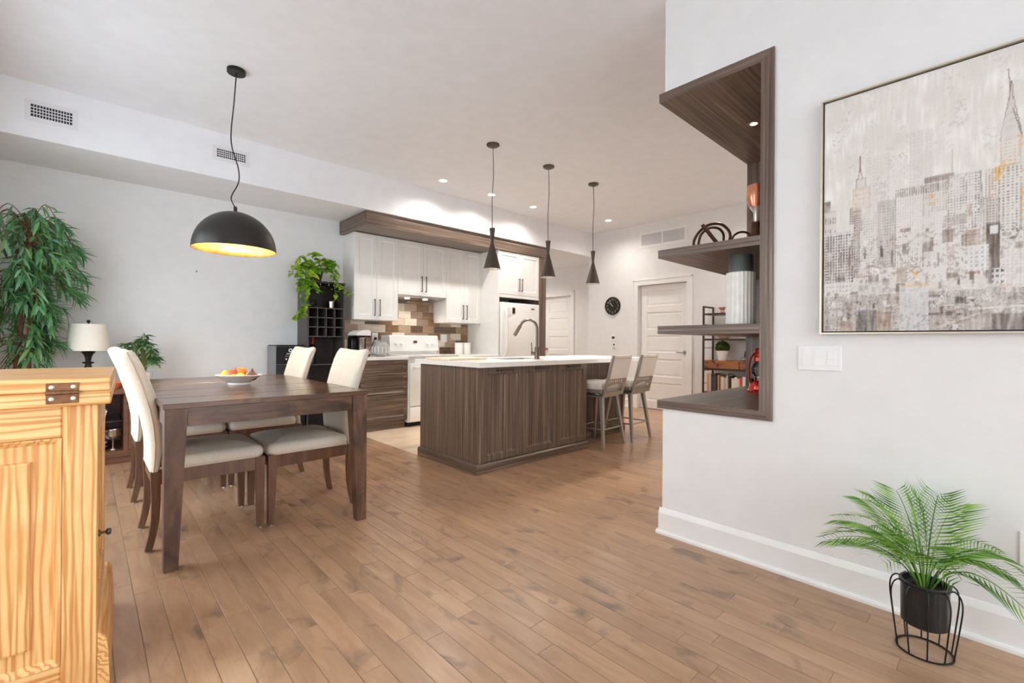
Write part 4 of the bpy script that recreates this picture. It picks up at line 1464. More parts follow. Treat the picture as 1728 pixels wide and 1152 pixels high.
# ---- chairs: built at the origin facing +x
def make_chair():
    t = thing('dining_chair', 'cream upholstered parsons chair near the pine cabinet, front left of the table', 'chair', (0, 0, 0), 'dining chairs around the table')
    # seat
    obj('seat', cushion(B(), -0.215, 0.262, -0.245, 0.245, 0.412, 0.478, 0.03, 0.035), 'fabric', t, True, 70)
    obj('seat_piping', tube(B(), [(x, y, 0.416) for x, y in ((0.254, -0.205), (0.254, 0.205), (0.23, 0.237), (-0.2, 0.237), (-0.2, -0.237), (0.23, -0.237))], 0.005, 6, closed=True), 'piping', t, True)
    for a in (bx(0.228, 0.25, -0.2, 0.2, 0.338, 0.412), bx(-0.255, -0.232, -0.17, 0.17, 0.338, 0.412)):
        obj('seat_rail', a, 'chairwood', t)
    for s in (-1, 1):
        bm = B()
        prism(bm, [(-0.225, s * 0.2 - 0.011), (0.225, s * 0.225 - 0.011), (0.225, s * 0.225 + 0.011), (-0.225, s * 0.2 + 0.011)], 0.338, 0.412, 2)
        obj('seat_rail', bm, 'chairwood', t)
        # front leg
        l = obj('leg', hexa(B(), (0.228, 0.26, s * 0.222 - 0.016, s * 0.222 + 0.016), (0.215, 0.264, s * 0.22 - 0.023, s * 0.22 + 0.023), 0.006, 0.412), 'chairwood', t)
        obj('glide', lathe(B(), [(0, 0), (0.013, 0), (0.013, 0.006), (0, 0.006)], 10, (0.244, s * 0.222, 0)), 'chrome', l)
        # sabre rear leg
        bm = B()
        rows = []
        for z, c, w in ((0.006, -0.268, 0.03), (0.08, -0.252, 0.032), (0.16, -0.241, 0.034), (0.25, -0.238, 0.037), (0.34, -0.24, 0.04), (0.405, -0.241, 0.042)):
            rows.append([bm.verts.new(p) for p in ((c - w / 2, s * 0.2 - 0.017, z), (c + w / 2, s * 0.2 - 0.017, z), (c + w / 2, s * 0.2 + 0.017, z), (c - w / 2, s * 0.2 + 0.017, z))])
        for p, q in zip(rows, rows[1:]):
            for i in range(4):
                bm.faces.new((p[i], p[(i + 1) % 4], q[(i + 1) % 4], q[i]))
        bm.faces.new(rows[0][::-1])
        bm.faces.new(rows[-1])
        l = obj('leg', bm, 'chairwood', t)
        obj('glide', lathe(B(), [(0, 0), (0.013, 0), (0.013, 0.006), (0, 0.006)], 10, (-0.268, s * 0.2, 0)), 'chrome', l)
    # backrest: loft of rounded sections, concave across, leaning back
    prof = [(0.402, -0.262, -0.222), (0.47, -0.264, -0.215), (0.55, -0.270, -0.212), (0.64, -0.285, -0.222), (0.72, -0.304, -0.238), (0.80, -0.328, -0.256), (0.88, -0.350, -0.280), (0.95, -0.375, -0.306), (0.995, -0.392, -0.326), (1.018, -0.398, -0.340), (1.028, -0.392, -0.352)]
    bm = B()
    rings = []
    ny = 10
    for li, (z, xr, xf) in enumerate(prof):
        hw = 0.213 + 0.022 * min(1, (z - 0.4) / 0.5)
        if z > 0.99:
            hw -= {0.995: 0.004, 1.018: 0.013, 1.028: 0.026}[z]
        ring = []
        th = xf - xr
        for side in (0, 1):
            for i in range(ny + 1):
                v = -1 + 2 * i / ny if side == 0 else 1 - 2 * i / ny
                edge = max(0, abs(v) - 0.86) / 0.14
                ins = th * 0.32 * edge ** 2
                bow = 0.022 * (v * v) * min(1, (z - 0.4) / 0.35)
                xx = (xf - ins if side == 0 else xr + ins) + bow
                zz = z + (0.012 * (v * v) - 0.008 if z > 0.9 else 0)
                ring.append(bm.verts.new((xx, v * hw, zz)))
        rings.append(ring)
    n = len(rings[0])
    for a, b in zip(rings, rings[1:]):
        for i in range(n):
            bm.faces.new((a[i], a[(i + 1) % n], b[(i + 1) % n], b[i]))
    for ring, fl in ((rings[0], True), (rings[-1], False)):
        for i in range(ny):
            f = (ring[i], ring[i + 1], ring[n - 2 - i], ring[n - 1 - i])
            bm.faces.new(f[::-1] if fl else f)
    obj('backrest', bm, 'fabric', t, True, 75)
    for s in (-1, 1):
        pts = []
        for z, xr, xf in prof[:-1]:
            hw = 0.213 + 0.022 * min(1, (z - 0.4) / 0.5) - (0.006 if z > 0.99 else 0)
            pts.append((xr + (xf - xr) * 0.3 + 0.022 * min(1, (z - 0.4) / 0.35), s * (hw + 0.0005), z + (0.004 if z > 0.9 else 0)))
        obj('back_piping', tube(B(), pts, 0.0032, 6), 'piping', t, True)
    return t


ch = make_chair()
ch.location = (0.512, 3.185, 0)
dup(ch, (0.512, 4.155, 0), 0, 'cream upholstered parsons chair far left of the table, behind another chair')
dup(ch, (1.052, 3.165, 0), PI, 'cream upholstered parsons chair at the front right corner of the table')
dup(ch, (1.052, 4.16, 0), PI, 'cream upholstered parsons chair far right of the table, before the water cooler')

# ---- fruit bowl
bcx, bcy, bz = 0.765, 3.53, TZ + 0.0005
fb = Matrix.Rotation(R(-43), 4, 'Z')
prof = [(0, 0), (0.07, 0), (0.072, 0.006), (0.068, 0.012), (0.1, 0.03), (0.135, 0.055), (0.148, 0.062), (0.148, 0.065), (0.13, 0.059), (0.095, 0.035), (0.06, 0.018), (0, 0.015)]
t = thing('fruit_bowl', 'oval white porcelain bowl on the dining table', 'bowl', (bcx, bcy, bz))
obj('bowl', tf(lathe(B(), prof, 40, (0, 0, 0), 1.0, 0.72), T(bcx, bcy, bz) @ fb), 'porcelain', t, True)
obj('rim', tf(lathe(B(), [(0.146, 0.062), (0.15, 0.0645), (0.146, 0.067), (0.142, 0.0645), (0.146, 0.062)], 40, (0, 0, 0), 1.0, 0.72), T(bcx, bcy, bz) @ fb), 'porcelain', t, True)


def fruit(name, label, u, v, z, prof, mat, stem=True, tilt=(0, 0), cat='fruit'):
    p = Vector((bcx, bcy, bz)) + fb.to_3x3() @ Vector((u, v, 0)) + Vector((0, 0, z))
    t = thing(name, label, cat, p, 'fruit in the white bowl')
    mm = T(*p) @ Matrix.Rotation(tilt[0], 4, 'X') @ Matrix.Rotation(tilt[1], 4, 'Y')
    obj('flesh', tf(lathe(B(), prof, 22), mm), mat, t, True)
    top = prof[-1][1]
    if stem:
        obj('stem', tf(tube(B(), [(0, 0, top - 0.004), (0.002, 0, top + 0.008), (0.006, 0, top + 0.014)], 0.0018, 6), mm), 'bark', t, True)


def ball(r, k=1.0):
    return [(r * math.sin(PI * i / 10) if 0 < i < 10 else 0, -r * k * math.cos(PI * i / 10)) for i in range(11)]


def appleprof(r):
    return [(0, -r * 0.75), (r * 0.35, -r * 0.86), (r * 0.75, -r * 0.6), (r, -0.02 * r), (r * 0.92, r * 0.45), (r * 0.6, r * 0.8), (r * 0.25, r * 0.82), (0, r * 0.66)]


m_y = plain('yellow_apple', (206, 206, 92), 0.35, noise=0.12, nscale=30)
m_p = plain('mango_skin', (236, 142, 62), 0.4, noise=0.35, nscale=14)
m_r = plain('peach_skin', (226, 96, 72), 0.45, noise=0.3, nscale=16)
m_l = plain('lemon_skin', (238, 214, 92), 0.4, noise=0.06)
m_o = plain('apricot_skin', (238, 164, 118), 0.5, noise=0.15, nscale=24)
m_g = plain('fig_skin', (128, 86, 66), 0.5, noise=0.25, nscale=40)
fruit('apple', 'yellow-green apple at the left end of the fruit bowl', -0.085, 0.0, 0.06, appleprof(0.036), m_y, True, (0.3, 0.5))
fruit('mango', 'red and orange mango on top of the fruit', 0.005, 0.015, 0.083, ball(0.034, 1.3), m_p, False, (1.4, 0.4))
fruit('peach', 'red peach leaning on the mango in the bowl', -0.03, -0.012, 0.074, ball(0.03), m_r, True, (0.4, 0.2))
fruit('apricot', 'pale apricot at the front of the fruit bowl', -0.045, -0.045, 0.05, ball(0.026), m_o, False)
fruit('lemon', 'yellow lemon at the front of the fruit bowl, beside the fig', 0.035, -0.045, 0.056, [(0, -0.042), (0.008, -0.037), (0.022, -0.022), (0.027, 0), (0.022, 0.022), (0.008, 0.037), (0, 0.042)], m_l, False, (1.5, 0.3))
fruit('lime', 'small green-yellow lime at the front of the bowl', -0.005, -0.052, 0.05, ball(0.024, 1.15), plain('lime_skin', (196, 208, 96), 0.4), False, (1.5, 0.9))
fruit('fig', 'brown onion-shaped fig at the right end of the bowl', 0.09, 0.0, 0.058, [(0, -0.03), (0.02, -0.027), (0.036, -0.008), (0.034, 0.008), (0.018, 0.024), (0.007, 0.036), (0.004, 0.05), (0, 0.052)], m_g, False)

# ================================================================== PINE CABINET (near left)
# local: x to the right (its right end at x=0), y away from the camera, z up
t = thing('pine_cabinet', 'honey pine cabinet with hinged double top in the left foreground', 'cabinet', (0, 0, 0))
PD, PWD, PH = 0.63, 0.52, 0.973
ptw = -0.029
sx0 = ptw - 0.081
obj('carcass', bx(-PWD, ptw - 0.0205, 0.0215, PD - 0.035, 0.03, PH - 0.0845), 'pine_z', t)
obj('stile', bx(sx0, ptw, 0, 0.021, 0.012, PH - 0.084, 0.003), 'pine_z', t)
obj('stile', bx(-PWD, -PWD + 0.08, 0, 0.021, 0.012, PH - 0.084, 0.003), 'pine_z', t)
obj('rail', bx(-PWD + 0.08, sx0, 0, 0.021, PH - 0.084 - 0.094, PH - 0.084, 0.003), 'pine_x', t)
obj('rail', bx(-PWD + 0.08, sx0, 0, 0.021, 0.012, 0.12, 0.003), 'pine_x', t)
pw_, ph_ = sx0 - (-PWD + 0.08), PH - 0.178 - 0.12
bm = B()
def rc(i, w):
    return [bm.verts.new(p) for p in ((i, i, w), (pw_ - i, i, w), (pw_ - i, ph_ - i, w), (i, ph_ - i, w))]
rs = [rc(0, 0.021), rc(0.005, 0.019), rc(0.017, 0.006), rc(0.019, 0.004), rc(0.064, 0.004), rc(0.066, 0.012), rc(0.072, 0.014)]
for a, b in zip(rs, rs[1:]):
    for i in range(4):
        bm.faces.new((a[i], a[(i + 1) % 4], b[(i + 1) % 4], b[i]))
bm.faces.new(rs[-1])
obj('raised_panel', tf(bm, Matrix(((1, 0, 0, -PWD + 0.08), (0, 0, -1, 0.021), (0, 1, 0, 0.12), (0, 0, 0, 1)))), 'pine_z', t)
# right side (its front): door and foot moulding
obj('door', tf(panel_door(PD - 0.08, PH - 0.084 - 0.19, 0.02, 0.09, 0.02, 0.01), face_frame((ptw - 0.0203, 0.0215, 0.18), '+x')), 'pine_z', t)
obj('plinth', prism(B(), [(ptw + 0.0003, 0.0), (0.002, 0.0), (-0.003, 0.12), (-0.008, 0.165), (-0.018, 0.178), (ptw + 0.0003, 0.178)], 0.004, PD - 0.03, 1), 'pine_y', t)
obj('foot_block', bx(-PWD, ptw - 0.021, 0.03, PD - 0.05, 0.0, 0.03), 'pine_x', t)
kb = lathe(B(), [(0.011, 0), (0.011, 0.004), (0.004, 0.006), (0.004, 0.016), (0.011, 0.022), (0.009, 0.03), (0, 0.032)], 14)
tag(obj('door_latch', tf(kb, face_frame((ptw - 0.0003, 0.05, 0.475), '+x')), 'bronze', t, True), 'dark metal latch knob')
obj('lower_top', bx(-PWD, 0.0, -0.025, PD, PH - 0.083, PH - 0.0425, 0.003), 'pine_x', t)
obj('upper_top', bx(-PWD, -0.001, -0.025, PD, PH - 0.0415, PH, 0.004, 2), 'pine_x', t)
h = tag(obj('hinge', bx(-0.142, -0.072, -0.0275, -0.025, PH - 0.074, PH - 0.014, 0.001), 'brass', t), 'aged brass hinge')
obj('hinge_barrel', tube(B(), [(-0.142, -0.031, PH - 0.042), (-0.072, -0.031, PH - 0.042)], 0.006, 10), 'brass', h, True)
for sx_ in (-0.13, -0.084):
    for sz_ in (0.026, 0.060):
        obj('screw', tf(lathe(B(), [(0, 0.0016), (0.0035, 0.0016), (0.0062, 0.0003)], 14), T(sx_, -0.0276, PH - sz_) @ Matrix.Rotation(R(90), 4, 'X')), 'screw', h)
t.rotation_euler = (0, 0, R(-3))
t.location = (0.062, 1.90, 0)

# ================================================================== LIGHT FIXTURES
# large dome pendant over the dining table
dx, dy = 0.797, 3.818
t = thing('dome_pendant', 'large black dome pendant with gold lining over the dining table', 'pendant lamp', (dx, dy, ZC))
obj('canopy', lathe(B(), [(0, -0.028), (0.058, -0.028), (0.06, -0.024), (0.06, -0.0005), (0, -0.0005)], 28, (dx, dy, ZC)), 'black', t, True)
cp = [(0, 0, ZC - 0.028), (-0.012, 0.01, 2.8), (-0.026, 0.022, 2.6), (-0.02, 0.016, 2.48), (0.014, -0.014, 2.33), (0.016, -0.014, 2.23), (-0.018, 0.014, 2.14), (-0.022, 0.016, 2.10), (0, 0, 2.045)]
obj('cord', tube(B(), smooth_path([(dx + a, dy + b, c) for a, b, c in cp], 6), 0.0042, 8), 'cord', t, True)
Rd, zr = 0.268, 1.735
po, pi_ = [], []
for i in range(13):
    a = R(90 * i / 12)
    po.append((Rd * math.cos(a), zr + 0.278 * math.sin(a)))
    pi_.append(((Rd - 0.004) * math.cos(a), zr + 0.273 * math.sin(a)))
po[-1] = (0.0, po[-1][1])
pi_[-1] = (0.0, pi_[-1][1])
obj('shade', lathe(B(), po, 48, (dx, dy, 0)), 'domeblack', t, True, 180)
obj('gold_lining', lathe(B(), [(Rd, zr)] + pi_, 48, (dx, dy, 0)), 'gold', t, True, 180)
obj('socket_cap', lathe(B(), [(0.012, 2.01), (0.012, 2.05), (0.006, 2.055), (0, 2.055)], 14, (dx, dy, 0)), 'black', t, True)
obj('bulb', lathe(B(), ball(0.035), 18, (dx, dy, 1.90)), 'bulb', t, True)
lamp('dome_bulb_light', 'POINT', (dx, dy, 1.85), 40, (1, 0.86, 0.64), t, 0.05)


def cone_pendant(label, x, y):
    t = thing('cone_pendant', label, 'pendant lamp', (x, y, ZC), 'cone pendants over the island')
    obj('canopy', lathe(B(), [(0, -0.022), (0.05, -0.022), (0.064, -0.012), (0.064, -0.0005), (0, -0.0005)], 24, (x, y, ZC)), 'bronze', t, True)
    obj('cord', tube(B(), smooth_path([(x, y, ZC - 0.02), (x + 0.006, y - 0.004, 2.75), (x - 0.003, y + 0.002, 2.5), (x, y, 2.205)], 5), 0.0035, 6), 'cord', t, True)
    outer = [(0.0, 2.212), (0.028, 2.212), (0.026, 2.19), (0.014, 2.085), (0.0155, 2.07), (0.086, 1.808)]
    obj('shade', lathe(B(), outer, 32, (x, y, 0)), 'bronze', t, True, 50)
    obj('silver_lining', lathe(B(), [(0.086, 1.808), (0.083, 1.809), (0.02, 2.05), (0, 2.05)], 32, (x, y, 0)), 'silverin', t, True, 50)
    obj('bulb', lathe(B(), ball(0.022), 14, (x, y, 1.87)), 'bulb', t, True)
    lamp('pendant_bulb_light', 'SPOT', (x, y, 1.835), 40, (1, 0.9, 0.76), t, 0.03, 120)


cone_pendant('bronze cone pendant over the island, nearest the range', 2.963, 3.487)
cone_pendant('middle bronze cone pendant of the three over the island', 3.78, 3.487)
cone_pendant('bronze cone pendant over the bar stools, nearest the clock', 4.597, 3.487)


def downlight(label, x, y, power=92, z=ZC):
    t = thing('recessed_light', label, 'ceiling light', (x, y, z), 'recessed ceiling lights')
    obj('trim_ring', lathe(B(), [(0.045, -0.003), (0.06, -0.0045), (0.064, -0.0005), (0.045, -0.0005), (0.045, -0.003)], 28, (x, y, z)), 'trim', t, True)
    obj('lens', lathe(B(), [(0, -0.0015), (0.0445, -0.0015)], 24, (x, y, z)), 'downlight', t)
    lamp('recessed_spot', 'SPOT', (x, y, z - 0.012), power, (1, 0.94, 0.87), t, 0.045, 155, 1.0)


downlight('lit recessed ceiling light left of the nearest pendant cord', 3.195, 4.69)
downlight('lit recessed ceiling light seen behind the nearest pendant cord', 3.968, 4.69)
downlight('lit recessed ceiling light between the first two cone pendants', 4.76, 4.69)
downlight('lit recessed ceiling light near the clock wall vent', 6.16, 4.37, 70)
downlight('added recessed ceiling light in front of the bookcase, out of view', 6.16, 2.0)  # added where the partition hides it, to brighten the clock wall
downlight('added recessed ceiling light hidden behind the partition', 4.9, 1.6)  # another added hidden light, for more bounce on the kitchen ceiling
downlight('added unseen recessed light in the hallway ceiling', 6.2, 6.7, 150, ZS)  # added out of sight to lift the dark hall

# ================================================================== VENTS, SMALL WALL ITEMS
def soffit_vent(label, x0, x1, z0, z1, fx0, fx1, fz0, fz1):
    t = thing('air_vent', label, 'vent', (x0, YS, z0), 'soffit air vents')
    bm = B()
    for a, b, c, d in ((fx0, fx1, fz0, z0), (fx0, fx1, z1, fz1), (fx0, x0, z0, z1), (x1, fx1, z0, z1)):
        box(bm, a, b, YS - 0.006, YS - 0.0005, c, d)
    obj('frame', bm, 'vent', t)
    obj('cavity', bx(x0, x1, YS - 0.0012, YS - 0.0004, z0, z1), 'ventdark', t)
    n = 14
    bm = B()
    for i in range(1, n):
        xx = x0 + (x1 - x0) * i / n
        box(bm, xx - 0.002, xx + 0.002, YS - 0.004, YS - 0.0013, z0, z1)
    obj('fins', bm, 'vent', t)
    for k in range(1, 4):
        zz = z0 + (z1 - z0) * k / 4
        obj('blade', bx(x0, x1, YS - 0.0055, YS - 0.0041, zz - 0.003, zz + 0.003), 'vent', t)


soffit_vent('white grille vent on the soffit at the far left', -0.311, -0.081, 2.787, 2.882, -0.345, -0.047, 2.755, 2.914)
soffit_vent('white grille vent on the soffit behind the dome pendant cord', 0.906, 1.145, 2.818, 2.895, 0.872, 1.18, 2.785, 2.928)

t = thing('return_air_grille', 'wide white louvred air grille high on the clock wall', 'vent', (XC, 3.75, 2.64))
bm = B()
y0, y1, z0, z1 = 3.377, 4.127, 2.68, 2.86
for a, b, c, d in ((y0 - 0.035, y1 + 0.035, z0 - 0.04, z0), (y0 - 0.035, y1 + 0.035, z1, z1 + 0.04), (y0 - 0.035, y0, z0, z1), (y1, y1 + 0.035, z0, z1), (3.742, 3.762, z0, z1)):
    box(bm, XC - 0.008, XC - 0.0005, a, b, c, d)
obj('frame', bm, 'trim', t)
obj('cavity', bx(XC - 0.0012, XC - 0.0004, y0, y1, z0, z1), 'greyplastic', t)
for k in range(12):
    zz = z0 + (z1 - z0) * (k + 0.5) / 12
    for a, b in ((y0, 3.742), (3.762, y1)):
        bm = B()
        prism(bm, [(XC - 0.007, zz - 0.007), (XC - 0.0055, zz - 0.0075), (XC - 0.0012, zz + 0.004), (XC - 0.0027, zz + 0.0045)], a, b, 1)
        obj('louvre', bm, 'vent', t)

# round wall clock
cy, cz = 4.68, 1.722
t = thing('wall_clock', 'round dark wall clock with cream numerals beside the panel door', 'clock', (XC, cy, cz))
Mc = face_frame((XC - 0.001, cy, cz), '-x')
obj('face', tf(lathe(B(), [(0, 0.014), (0.14, 0.014), (0.14, 0)], 40), Mc), 'clockface', t)
obj('rim', tf(lathe(B(), [(0.14, 0), (0.156, 0), (0.156, 0.022), (0.148, 0.028), (0.14, 0.022), (0.14, 0.0)], 40), Mc), 'black', t, True)
for k in range(1, 13):
    a = PI / 2 - 2 * PI * k / 12
    obj('numeral', text_bm(str(k), 0.045, Mc @ T(0.112 * math.cos(a), 0.112 * math.sin(a), 0.0145)), 'cream_ink', t)
def hand(ang, L, w):
    bm = B()
    box(bm, -w, w, -0.015, L, 0.017, 0.0185)
    return tf(bm, Mc @ Matrix.Rotation(-ang, 4, 'Z'))
obj('hour_hand', hand(R(-47), 0.068, 0.004), 'cream_ink', t)
obj('minute_hand', hand(R(-34), 0.105, 0.003), 'cream_ink', t)
obj('hub', tf(lathe(B(), [(0, 0.021), (0.007, 0.021), (0.007, 0.014)], 14), Mc), 'cream_ink', t)

# thermostat and intercom
t = thing('thermostat', 'white thermostat with dark display below the wall clock', 'thermostat', (XC, 4.655, 1.165))
obj('case', bx(XC - 0.02, XC - 0.0005, 4.605, 4.705, 1.115, 1.215, 0.004), 'trim', t)
obj('display', bx(XC - 0.0215, XC - 0.0198, 4.63, 4.685, 1.15, 1.19), 'dark_ink', t)
t = thing('wall_control', 'small white control panel under the thermostat', 'switch', (XC, 4.645, 1.04))
obj('plate', bx(XC - 0.012, XC - 0.0005, 4.60, 4.685, 0.975, 1.1, 0.003), 'trim', t)
obj('dial', tf(lathe(B(), [(0, 0.006), (0.014, 0.006), (0.016, 0)], 16), face_frame((XC - 0.012, 4.645, 1.05), '-x')), 'dark_ink', t)
obj('label_strip', bx(XC - 0.0128, XC - 0.0118, 4.612, 4.675, 0.982, 0.992), 'greyplastic', t)
wall_plate('wall_sensor', 'small white plate high on the clock wall behind the sculpture shelf', face_frame((XC - 0.0005, 2.68, 2.58), '-x'), 0.13, 0.15, ['rocker'], 'switch')
wall_plate('light_switch', 'three-gang white light switch under the painting corner', face_frame((XW - 0.0005, 0.576, 1.025), '-x'), 0.168, 0.112, ['rocker', 'rocker', 'dimmer'], 'switch')
wall_plate('wall_outlet', 'white wall outlet low on the right wall above the palm', face_frame((XW - 0.0005, -0.071, 0.372), '-x'), 0.075, 0.12, ['socket'])
tag(obj('wall_nail', tube(B(), [(0.871, YK - 0.0005, 1.811), (0.871, YK - 0.02, 1.816)], 0.005, 8), 'black', None, True), 'tiny black nail in the blank dining wall', 'nail')

# ================================================================== BOOKCASE ON THE CLOCK WALL
BX0, BX1, BY0, BY1, BZT = 6.40, 6.71, 1.95, 2.915, 1.61
t = thing('bookcase', 'industrial bookcase with dark steel frame and wooden drawer', 'bookcase', (6.55, 2.43, 0))
pz_ = 0.011
for X in (BX0, BX1):
    for Y in (BY0, BY1):
        obj('post', bx(X - pz_, X + pz_, Y - pz_, Y + pz_, 0.0, BZT), 'steelframe', t)
for Y in (BY0, BY1):
    obj('side_rail', bx(BX0 + pz_, BX1 - pz_, Y - pz_, Y + pz_, BZT - 0.022, BZT), 'steelframe', t)
    for z in (0.52, 0.7, 1.02, 1.35):
        obj('side_bar', tube(B(), [(BX0 + pz_, Y, z), (BX1 - pz_, Y, z)], 0.004, 6), 'steelframe', t)
for z in (0.12, 0.41, 1.15, 1.505):
    obj('shelf_frame', bx(BX0 - 0.009, BX0 + 0.009, BY0 + pz_, BY1 - pz_, z - 0.026, z), 'steelframe', t)
    obj('shelf', bx(BX0 + 0.009, BX1 + 0.01, BY0 + pz_, BY1 - pz_, z - 0.022, z), 'drawerwood' if z < 1 else 'consolewood', t)
obj('drawer_case', bx(BX0 + 0.02, BX1, BY0 + pz_, BY1 - pz_, 0.735, 0.848), 'drawerwood', t)
obj('drawer_rail', bx(BX0 - 0.009, BX0 + 0.02, BY0 + pz_, BY1 - pz_, 0.712, 0.735), 'steelframe', t)
for a, b in ((BY0 + 0.02, 2.42), (2.43, BY1 - 0.018)):
    d = obj('drawer', bx(BX0 - 0.004, BX0 + 0.0195, a, b, 0.738, 0.846, 0.002), 'drawerwood', t)
    obj('knob', tf(lathe(B(), [(0.006, 0), (0.006, 0.01), (0.012, 0.016), (0.009, 0.024), (0, 0.025)], 14), face_frame((BX0 - 0.004, b - 0.19, 0.795), '-x')), 'brass', d, True)
# books on the lower shelf, standing between y 2.85 and 2.0
bkr = random.Random(3)
bcol = [((214, 150, 112), 'orange-tan'), ((196, 186, 176), 'pale grey'), ((70, 66, 84), 'navy'), ((92, 76, 70), 'brown'), ((226, 216, 202), 'cream'), ((236, 230, 222), 'white'), ((202, 176, 166), 'dusty pink'), ((232, 206, 196), 'blush'), ((58, 46, 44), 'black-brown'), ((230, 222, 210), 'ivory'), ((222, 190, 180), 'salmon'), ((238, 232, 226), 'off-white'), ((186, 92, 84), 'red'), ((228, 214, 196), 'sand')]
yb_ = 2.875
seq = [0, 1, 2, 3, 8, 0, 4, 6, 4, 8, 5, 9, 7, 12, 5, 10, 11, 13, 7, 5, 9, 10]
bmats = {}
ORD = 'first second third fourth fifth sixth seventh eighth ninth tenth eleventh twelfth thirteenth fourteenth fifteenth sixteenth seventeenth eighteenth nineteenth twentieth twenty-first twenty-second'.split()
for i, ci in enumerate(seq):
    c, nm = bcol[ci]
    wbk = bkr.uniform(0.024, 0.04)
    hbk = bkr.uniform(0.2, 0.235) if i > 5 else bkr.uniform(0.22, 0.26)
    if ci not in bmats:
        bmats[ci] = plain('book_cover_%d' % ci, c, 0.6)
    bk = thing('book', '%s book, %s from the left in the bookcase row' % (nm, ORD[i]), 'book', (6.5, yb_ - wbk / 2, 0.4105), 'books on the lower bookcase shelf')
    cv = B()
    box(cv, 6.43, 6.60, yb_ - 0.003, yb_, 0.4105, 0.4105 + hbk)
    box(cv, 6.43, 6.60, yb_ - wbk, yb_ - wbk + 0.003, 0.4105, 0.4105 + hbk)
    box(cv, 6.427, 6.4305, yb_ - wbk, yb_, 0.4105, 0.4105 + hbk)
    obj('cover', cv, bmats[ci], bk)
    obj('pages', bx(6.431, 6.596, yb_ - wbk + 0.003, yb_ - 0.003, 0.414, 0.4105 + hbk - 0.004), 'porcelain', bk)
    yb_ -= wbk + 0.0015
    if yb_ < 2.06:
        break
for yy, lb in ((2.69, 'black wire bookend arching over the books, left one'), (2.575, 'black wire bookend arching over the books, right one')):
    tag(obj('bookend', tube(B(), smooth_path([(6.415, yy, 0.4145), (6.415, yy, 0.64), (6.415, yy - 0.02, 0.672), (6.415, yy - 0.09, 0.65)], 5), 0.005, 6), 'black', None, True), lb, 'bookend')
# potted bush
bxp, byp = 6.52, 2.70
t = thing('boxwood_ball', 'small round green bush in a white pot on the bookcase', 'potted plant', (bxp, byp, 0.8485))
obj('pot', lathe(B(), [(0, 0), (0.055, 0), (0.082, 0.135), (0.076, 0.135), (0.07, 0.12), (0, 0.12)], 22, (bxp, byp, 0.8485)), 'porcelain', t, True)
obj('core', lathe(B(), ball(0.075), 16, (bxp, byp, 1.03)), 'stem', t, True)
blm = leaf_mesh('bush_leaf', 0.03, 0.02, 0.1, 0.2, 'bushleaf')
br_ = random.Random(9)
bm = B()
for i in range(420):
    a, u = br_.uniform(0, 2 * PI), br_.uniform(-0.75, 1)
    s = math.sqrt(1 - u * u)
    dv = Vector((s * math.cos(a), s * math.sin(a), u))
    n0 = len(bm.verts)
    bm.from_mesh(blm)
    bm.verts.ensure_lookup_table()
    mm = orient(Vector((bxp, byp, 1.03)) + dv * 0.072, dv + Vector((br_.uniform(-.8, .8), br_.uniform(-.8, .8), br_.uniform(-.8, .8))), br_.uniform(-1, 1))
    for v in bm.verts[n0:]:
        v.co = mm @ v.co
o = obj('foliage', bm, 'bushleaf', t)
o['kind'] = 'stuff'
# copper flower ornament on the top shelf
t = thing('copper_flower', 'pink copper flower ornament on top of the bookcase', 'ornament', (6.55, 2.72, 1.5055))
M['pinkcopper'] = plain('pink_copper', (226, 166, 146), 0.35, metal=0.2)
petal = leaf_mesh('petal', 0.085, 0.05, -0.25, 0.3, 'pinkcopper')
for i in range(10):
    a = 2 * PI * i / 10
    put_leaf(petal, t, Vector((6.55, 2.72, 1.53)), (math.cos(a), math.sin(a), 0.75), 0, 1.0).name = 'petal'
obj('centre', lathe(B(), ball(0.026), 14, (6.55, 2.72, 1.5325)), 'pinkcopper', t, True)
t = thing('copper_saucer', 'small copper saucer beside the flower ornament on the bookcase', 'dish', (6.5, 2.55, 1.5055))
obj('saucer', lathe(B(), [(0, 0), (0.04, 0), (0.07, 0.02), (0.066, 0.022), (0.038, 0.005), (0, 0.005)], 20, (6.5, 2.55, 1.5055)), 'pinkcopper', t, True)
obj('rim', lathe(B(), [(0.068, 0.019), (0.071, 0.021), (0.068, 0.024), (0.065, 0.0215), (0.068, 0.019)], 20, (6.5, 2.55, 1.5055)), 'pinkcopper', t, True)
# bowl planter on the second shelf
t = thing('bowl_planter', 'low tan bowl planter with sprouts on the second bookcase shelf', 'potted plant', (6.52, 2.68, 1.1505))
obj('bowl', lathe(B(), [(0, 0), (0.05, 0), (0.1, 0.045), (0.105, 0.075), (0.098, 0.075), (0.09, 0.045), (0, 0.03)], 24, (6.52, 2.68, 1.1505)), plain('tan_ceramic', (206, 182, 156), 0.5), t, True)
sl = leaf_mesh('sprout_leaf', 0.12, 0.035, 0.3, 0.2, 'bushleaf')
for i in range(9):
    a = 2 * PI * i / 9
    put_leaf(sl, t, Vector((6.52, 2.68, 1.2)), (math.cos(a) * 0.5, math.sin(a) * 0.5, 1.0 + 0.3 * (i % 3)), 0, 0.8 + 0.15 * (i % 3))
